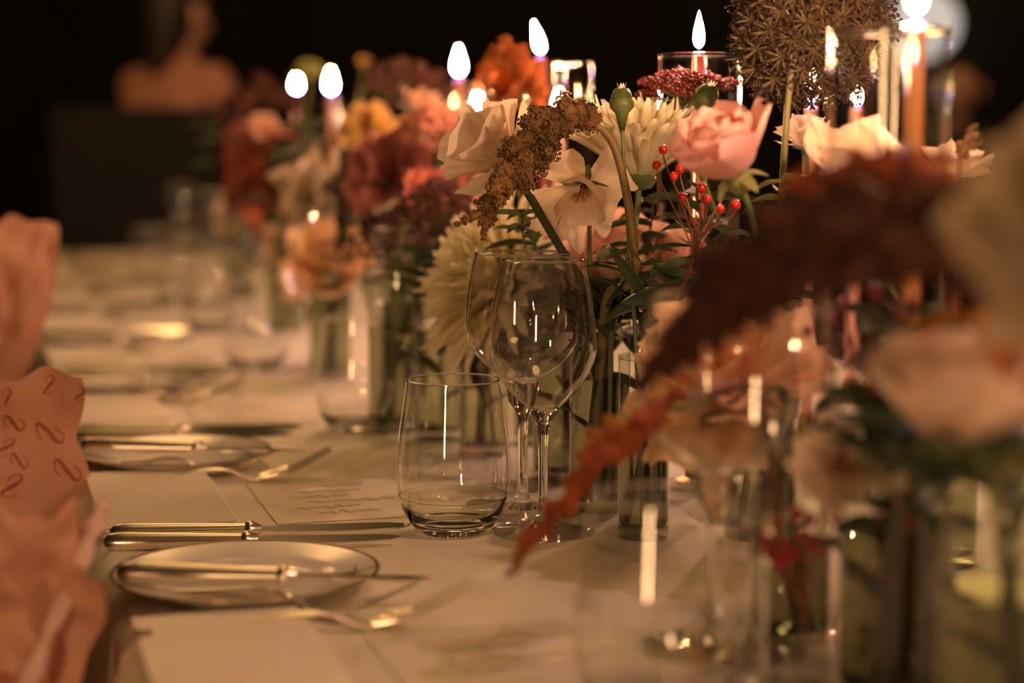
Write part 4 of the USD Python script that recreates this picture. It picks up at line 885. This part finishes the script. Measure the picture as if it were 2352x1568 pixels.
ruffled('wide rust red flower below the far rust plume', 640, 410, 2.75, 210, (-.1, -.6, .5), 'K', 'petal_rust', n=14, seed=88, ruf=.2)
ruffled('muted red flower in the middle of the far cluster', 590, 350, 2.85, 150, (-.2, -.6, .5), 'K', 'petal_rose_red', n=12, seed=89, ruf=.2)
foliage('dark leaves at the far left end of the flowers', 500, 280, 3.3, 150, 'L', n=12, L=.060, seed=90, wide=.5)
ruffled('far pale beige flower low at the left end', 545, 490, 3.2, 130, (-.2, -.6, .5), 'L', 'petal_beige', n=9, seed=91, ruf=.1)
ruffled('far blurred orange flower at the left end', 640, 560, 2.9, 90, (-.2, -.6, .5), 'L', 'petal_peach', n=9, seed=92, ruf=.1)
ruffled('pale yellow flower rising between the two far flames', 706, 165, 3.0, 60, (0, -.4, .8), 'K', 'leaf_olive', n=9, seed=93, ruf=.1)
ruffled('tiny yellow flower standing alone above the far flowers', 836, 142, 2.9, 28, (0, -.6, .6), 'I', 'petal_gold', n=9, seed=94, ruf=.1)
foliage('brown leaves in the far vase behind the wine glass', 930, 640, 1.9, 160, 'H', m='leaf_brown', n=10, L=.045, seed=95, wide=.35)
foliage('green stems with narrow leaves under the yellow flower', 790, 640, 2.2, 160, 'I', n=10, L=.045, seed=96, wide=.3)
ruffled('blurred peach flower in front of the far vases', 690, 640, 2.55, 110, (-.1, -.6, .5), 'K', 'petal_peach', n=9, seed=97, ruf=.1)
# ---------------------------------------------------------------- gift bags with printed tissue on the chairs of the left side
def chair(c, label):
    t = thing('dining_chair', label, 'chair', (c[0], c[1], 0), 'dark chairs along the left side of the table'); ang = math.atan2(PX[1], PX[0])
    B = lambda *b: rot2(*box(*b), ang, (c[0], c[1], 0))
    part('seat', B(-.21, .21, -.20, .20, .43, .47, .012), 'dark_wood', t)
    for x in (-.19, .19):
        for y in (-.18, .18): part('leg', B(x - .018, x + .018, y - .018, y + .018, 0, .431, .004), 'dark_wood', t)
    part('backrest', B(-.225, -.205, -.20, .20, .471, .86, .008), 'dark_wood', t)
MARK = [((400, 920), .5), ((370, 905), .7), ((345, 870), .8), ((335, 810), 1.2), ((350, 775), 2.2), ((375, 785), 3.0), ((410, 820), 3.6), ((455, 862), 3.8), ((500, 905), 3.4), ((540, 932), 3.0), ((575, 922), 2.2), ((582, 890), 1.2), ((565, 850), .9), ((535, 818), 1.3), ((495, 806), .9)]
def tissue(label, O, ex, ez, rows, seed, marks=(), group='pink tissue paper in the gift bags', crease=.006, wave=.3):
    """a crumpled upright sheet: rows of (height, left, right, depth offset) in a plane from O with directions ex (across) and ez (up)"""
    rng = np.random.default_rng(seed); ey = nrm(np.cross(ez, ex)); n, m = 30, 34
    h = np.array([r[0] for r in rows]); l = np.array([r[1] for r in rows]); r_ = np.array([r[2] for r in rows]); dd = np.array([r[3] for r in rows])
    P = np.zeros((n, m, 3)); hs = np.linspace(h[0], h[-1], n); from meshkit import fbm
    for i, z in enumerate(hs):
        a, b, c0 = np.interp(z, h, l), np.interp(z, h, r_), np.interp(z, h, dd)
        for j, u in enumerate(np.linspace(0, 1, m)):
            x = lerp(a, b, u); f = fbm(np.array([x * 22 + seed, z * 18, seed * 3.1]), 3, seed)
            zz = z + wave * (.014 * math.sin(9 * u + seed) + .010 * math.sin(17 * u + 2 * seed)) * ((z - h[0]) / (h[-1] - h[0])) ** 3
            P[i, j] = O + ex * x + ez * zz + ey * (c0 + crease * 4 * (abs(f - .5) * 2 - .5) + .012 * math.sin(14 * x + 5 * z + seed))
    t = thing('tissue_paper', label, 'tissue paper', P[0, m // 2], group)
    v, f, _ = sheet(P, .0003); part('sheet', (v, f), 'tissue', t, smooth=35)
    tm = trimesh.Trimesh(P.reshape(-1, 3), sheet(P)[1], process=False); N = np.array(tm.vertex_normals).reshape(n, m, 3)
    if N[n // 2, m // 2] @ (CAM - P[n // 2, m // 2]) < 0: N = -N
    L = []
    for (mx, mz, s, ang) in marks:
        def put(x, z):
            iz = np.clip((z - h[0]) / (h[-1] - h[0]), 0, .999) * (n - 1); a, b = np.interp(z, h, l), np.interp(z, h, r_)
            jx = np.clip((x - a) / (b - a), 0, .999) * (m - 1); i, j = int(iz), int(jx); fi, fj = iz - i, jx - j
            g = lambda A: (A[i, j] * (1 - fi) * (1 - fj) + A[i + 1, j] * fi * (1 - fj) + A[i, j + 1] * (1 - fi) * fj + A[i + 1, j + 1] * fi * fj)
            return g(P), nrm(g(N))
        pts = np.array([p for p, _ in MARK], float); wd = np.interp(np.linspace(0, 1, 40), np.linspace(0, 1, len(MARK)), [w for _, w in MARK])
        c2 = spline(np.c_[(pts - [460, 855]) * [1, -1] / 250.0, 0 * pts[:, :1]], 40)[:, :2] * s; ca, sa = math.cos(ang), math.sin(ang)
        Q = []
        for x, z in c2: Q.append(put(mx + x * ca - z * sa, mz + x * sa + z * ca))
        q = np.array([a + nn * .0008 for a, nn in Q]); nn = np.array([b for _, b in Q]); tn = np.gradient(q, axis=0); sd = np.cross(tn, nn); sd /= np.linalg.norm(sd, axis=1, keepdims=True) + 1e-9
        ww = (np.maximum(wd, .9) * s / 250 * 5.2)[:, None]; L.append(sheet(np.stack([q - sd * ww, q + sd * ww], 1), .0002)[:2])
        dx, dz = -130 / 250 * s, 140 / 250 * s; a, nn = put(mx + dx * ca - dz * sa, mz + dx * sa + dz * ca); L.append(grains([a + nn * .0003], s * .030, rng, ICO1, 0))
    if L: part('printed_mark', join(L), 'rust_print', t, label='rust coloured script flourishes printed on the tissue', smooth=False)
    return t
def bag(label, c, w, dp, ztop, cord_side=None):
    t = thing('gift_bag', label, 'gift bag', (c[0], c[1], .472), 'pink gift bags along the left side'); ang = math.atan2(PX[1], PX[0])
    o = manifold3d.Manifold.cube((w, dp, ztop - .472)).translate((-w / 2, -dp / 2, .472)) - manifold3d.Manifold.cube((w - .002, dp - .002, ztop - .472)).translate((-w / 2 + .001, -dp / 2 + .001, .474))
    m = o.to_mesh(); v, f = rot2(np.array(m.vert_properties[:, :3], float), np.array(m.tri_verts, int), ang, (c[0], c[1], 0))
    part('body', (v, f), 'bag_paper', t, smooth=False)
    # twisted cord handle at the table-side face
    if cord_side is not None:
        q = np.linspace(0, 1, 40); base = np.array([c[0], c[1], 0]) + p3 * (w / 2 + .004)
        mid = np.stack([base + a3 * (.05 * math.cos(PI * u)) + np.array([0, 0, ztop - .02 + .118 * math.sin(PI * u) ** .8]) + p3 * .055 * math.sin(PI * u) for u in q])
        for s in range(2):
            tw = np.stack([p3 * math.cos(30 * u + s * PI) * .0026 + np.array([0, 0, 1]) * math.sin(30 * u + s * PI) * .0026 for u in q])
            part('cord_strand', tube(mid + tw, .0026, 7), 'cord_pink', t, smooth=60)
    return t
EZ = np.array([0, 0, 1.0])
def tpx(px, py, d): return W(px, py, d)
# seat positions: one chair and bag per place
for k, (bx, d, lab) in enumerate([(70, 1.02, 'nearest'), (40, 1.50, 'second'), (-10, 2.06, 'third')]):
    q = W(bx, 900, d); c = np.array([q[0], q[1], 0]) ; c = np.array([*(PX * -.072 + AX * float(c[:2] @ AX)), 0])
    chair(c - p3 * .135, f'dark wooden dining chair holding the {lab} pink gift bag')
    bag(f'pink paper gift bag on the {lab} chair from the front', c, .15, .12, [.735, .735, .74][k], cord_side=True if k == 0 else None)
def rows_px(d, pts):
    """(py, left px, right px, depth) -> rows about the plane at distance d"""
    k = d / FPX; return [(-(py - 1300) * k, (a - 0) * k, (b - 0) * k, dp) for py, a, b, dp in pts]
def tissue_px(label, d, pts, seed, marks=(), crease=.006):
    pts = sorted(pts, key=lambda r: -r[0]); O = W(0, 1300, d); k = d / FPX
    mk = [(mx * k, -(my - 1300) * k, s * k, a) for mx, my, s, a in marks]
    tissue(label, O, nrm([1, .12, 0]), EZ, rows_px(d, pts), seed, mk, crease=crease)
tissue_px('crisp pink tissue sheet printed with rust script flourishes in the middle at the left edge', 1.50, [(1420, -150, 175, 0), (1250, -160, 195, 0), (1100, -160, 214, .0), (1040, -160, 196, .004), (1000, -160, 174, .01), (960, -160, 190, .008), (915, -160, 203, .0), (872, -150, 206, -.004), (850, -140, 200, -.006)], 7,
          [(117, 998, 64, 0), (160, 1080, 64, -.1), (28, 890, 40, 1.9), (122, 890, 42, 1.6), (38, 962, 52, -.35), (15, 1020, 46, 1.2), (48, 1052, 44, -.3), (30, 1110, 60, 1.3), (198, 890, 36, 1.3)], crease=.003)
tissue_px('tall plain pink tissue sheet sticking up farthest at the left edge', 2.12, [(1100, -60, 60, 0), (860, -80, 72, 0), (760, -90, 112, .01), (640, -95, 150, .0), (560, -90, 160, -.012), (510, -60, 164, -.02), (488, -30, 160, -.02)], 3, crease=.008)
tissue_px('large soft blurred pink tissue sheet nearest the camera at the left edge', 1.06, [(1700, -60, 120, .0), (1568, -60, 145, .0), (1450, -60, 185, .0), (1380, -60, 190, .006), (1320, -60, 188, -.004), (1240, -60, 190, -.012), (1180, -60, 194, -.014), (1150, -60, 190, -.012)], 5, crease=.006)
tissue_px('small folded pink tissue corner nearest the table edge', 1.00, [(1600, 110, 175, .0), (1500, 90, 200, .0), (1420, 70, 246, -.006), (1350, 60, 256, -.016), (1310, 100, 258, -.022), (1300, 130, 252, -.024)], 9, crease=.005)

# ---------------------------------------------------------------- guests far behind
def person(label, c, face, zoff, seed, top_mat, sc=1.0):
    """a seated figure: one continuous body, clothes and hair over it; c on the floor under the hips, face: angle looked towards"""
    t = thing('person', label, 'person', (c[0], c[1], 0)); Z = lambda x, y, z: (x * sc, y * sc, z * sc + zoff)
    J = dict(hip=(0, 0, .50), waist=(0, .0, .68), chest=(0, -.01, .90), neck=(0, 0, 1.06), head=(0, .025, 1.20))
    b = [hull([(Z(-.09, 0, .52), .10), (Z(.09, 0, .52), .10), (Z(0, 0, .68), .12)]), hull([(Z(0, 0, .68), .12), (Z(-.10, -.01, .92), .09), (Z(.10, -.01, .92), .09)]), hull([(Z(-.155, 0, 1.0), .05), (Z(.155, 0, 1.0), .05), (Z(-.09, 0, .92), .09), (Z(.09, 0, .92), .09)]),
         hull([(Z(0, 0, 1.0), .06), (Z(0, .015, 1.10), .05)]), hull([(Z(0, .01, 1.235), .088), (Z(0, .045, 1.17), .060), (Z(0, .06, 1.14), .036)]), hull([(Z(0, .105, 1.205), .012), (Z(0, .122, 1.18), .014)]), hull([(Z(-.085, .015, 1.20), .016), (Z(-.088, .015, 1.225), .018)]), hull([(Z(.085, .015, 1.20), .016), (Z(.088, .015, 1.225), .018)])]
    cl = [hull([(Z(-.09, 0, .54), .112), (Z(.09, 0, .54), .112), (Z(0, 0, .68), .134)]), hull([(Z(0, 0, .68), .134), (Z(-.10, -.01, .92), .102), (Z(.10, -.01, .92), .102)]), hull([(Z(-.165, 0, 1.0), .060), (Z(.165, 0, 1.0), .060), (Z(-.09, 0, .92), .102), (Z(.09, 0, .92), .102), (Z(0, 0, 1.04), .06)])]
    for s in (-1, 1):
        sh, el, wr, ha = Z(s * .19, 0, 1.0), Z(s * .25, .06, .76), Z(s * .16, .28, .76), Z(s * .12, .36, .77)
        b += [hull([(sh, .048), (el, .038)]), hull([(el, .038), (wr, .026)]), hull([(wr, .026), (ha, .034)])]
        for q in range(4): b.append(hull([(ha, .018), (Z(s * .12 + (q - 1.5) * .017, .43 - abs(q - 1.2) * .008, .765), .009)]))
        b.append(hull([(ha, .016), (Z(s * .08, .385, .765), .010)]))
        cl += [hull([(sh, .062), (el, .050)]), hull([(el, .050), (wr, .038)])]
        kn, an = Z(s * .11, .42, .50), Z(s * .11, .42, .09); b += [hull([(Z(s * .09, 0, .52), .09), (kn, .06)]), hull([(kn, .058), (an, .04)]), hull([(Z(s * .11, .40, .045), .04), (Z(s * .12, .56, .035), .03)])]
    def build(bs, step):
        m = manifold3d.Manifold.batch_boolean(bs, manifold3d.OpType.Add).refine_to_length(step).to_mesh(); tm = trimesh.Trimesh(np.array(m.vert_properties[:, :3]), np.array(m.tri_verts)); trimesh.smoothing.filter_taubin(tm, iterations=12)
        return rot2(np.array(tm.vertices), np.array(tm.faces), face, (c[0], c[1], 0))
    part('body', build(b, .03), 'skin', t, smooth=True); part('top', build(cl, .03), top_mat, t, smooth=True)
    leg = [hull([(Z(s * .09, 0, .52), .103), (Z(s * .11, .42, .50), .072)]) for s in (-1, 1)] + [hull([(Z(s * .11, .42, .50), .07), (Z(s * .11, .42, .12), .052)]) for s in (-1, 1)] + [hull([(Z(-.09, 0, .50), .113), (Z(.09, 0, .50), .113)])]
    part('trousers', build(leg, .04), 'dark_fabric', t, smooth=True)
    hr = hull([(Z(0, -.005, 1.255), .094), (Z(0, -.03, 1.20), .085), (Z(0, -.055, 1.08), .05)]) - hull([(Z(0, .09, 1.14), .072), (Z(0, .10, 1.245), .062)])
    part('hair', build([hr], .02), 'hair', t, smooth=True)
    for s in (-1, 1): part('eye', rot2(np.array(ICO1.vertices) * .011 + Z(s * .033, .098, 1.215), np.array(ICO1.faces), face, (c[0], c[1], 0)), 'hair', t, smooth=True)
    part('mouth', rot2(*tube([Z(-.022, .094, 1.148), Z(0, .103, 1.146), Z(.022, .094, 1.148)], .004, 6), face, (c[0], c[1], 0)), 'pink_fabric', t)
    return t
def seat_for(c, face, label, h=.98, up=0.0):
    t = thing('dining_chair', label, 'chair', (c[0], c[1], 0)); B = lambda *b: rot2(*box(*b), face, (c[0], c[1], 0))
    part('seat', B(-.22, .22, -.18, .24, .36 + up, .395 + up, .012), 'dark_wood', t)
    for x in (-.20, .20):
        for y in (-.16, .22): part('leg', B(x - .018, x + .018, y - .018, y + .018, 0, .362 + up, .004), 'dark_wood', t)
    part('backrest', B(-.30, .30, -.225, -.195, .37 + up, h, .012), 'dark_fabric', t)
q = W(405, 250, 5.6); c1 = np.array([q[0], q[1], 0]); person('seated guest in a pink top turned away, far behind at the left', c1, -.75, .21, 1, 'pink_fabric', 1.0)
q = W(2202, 215, 7.6); c2 = np.array([q[0], q[1], 0]); person('seated guest in dark clothes facing the table, far behind at the right', c2, PI - .2, 0, 2, 'dark_fabric', 1.03)
seat_for(c1 - np.array([0, .07, 0]), -.1, 'dark high-backed chair under the guest in the pink top', 1.14, .21); seat_for(c2, PI - .2, 'dark chair under the guest at the far right')
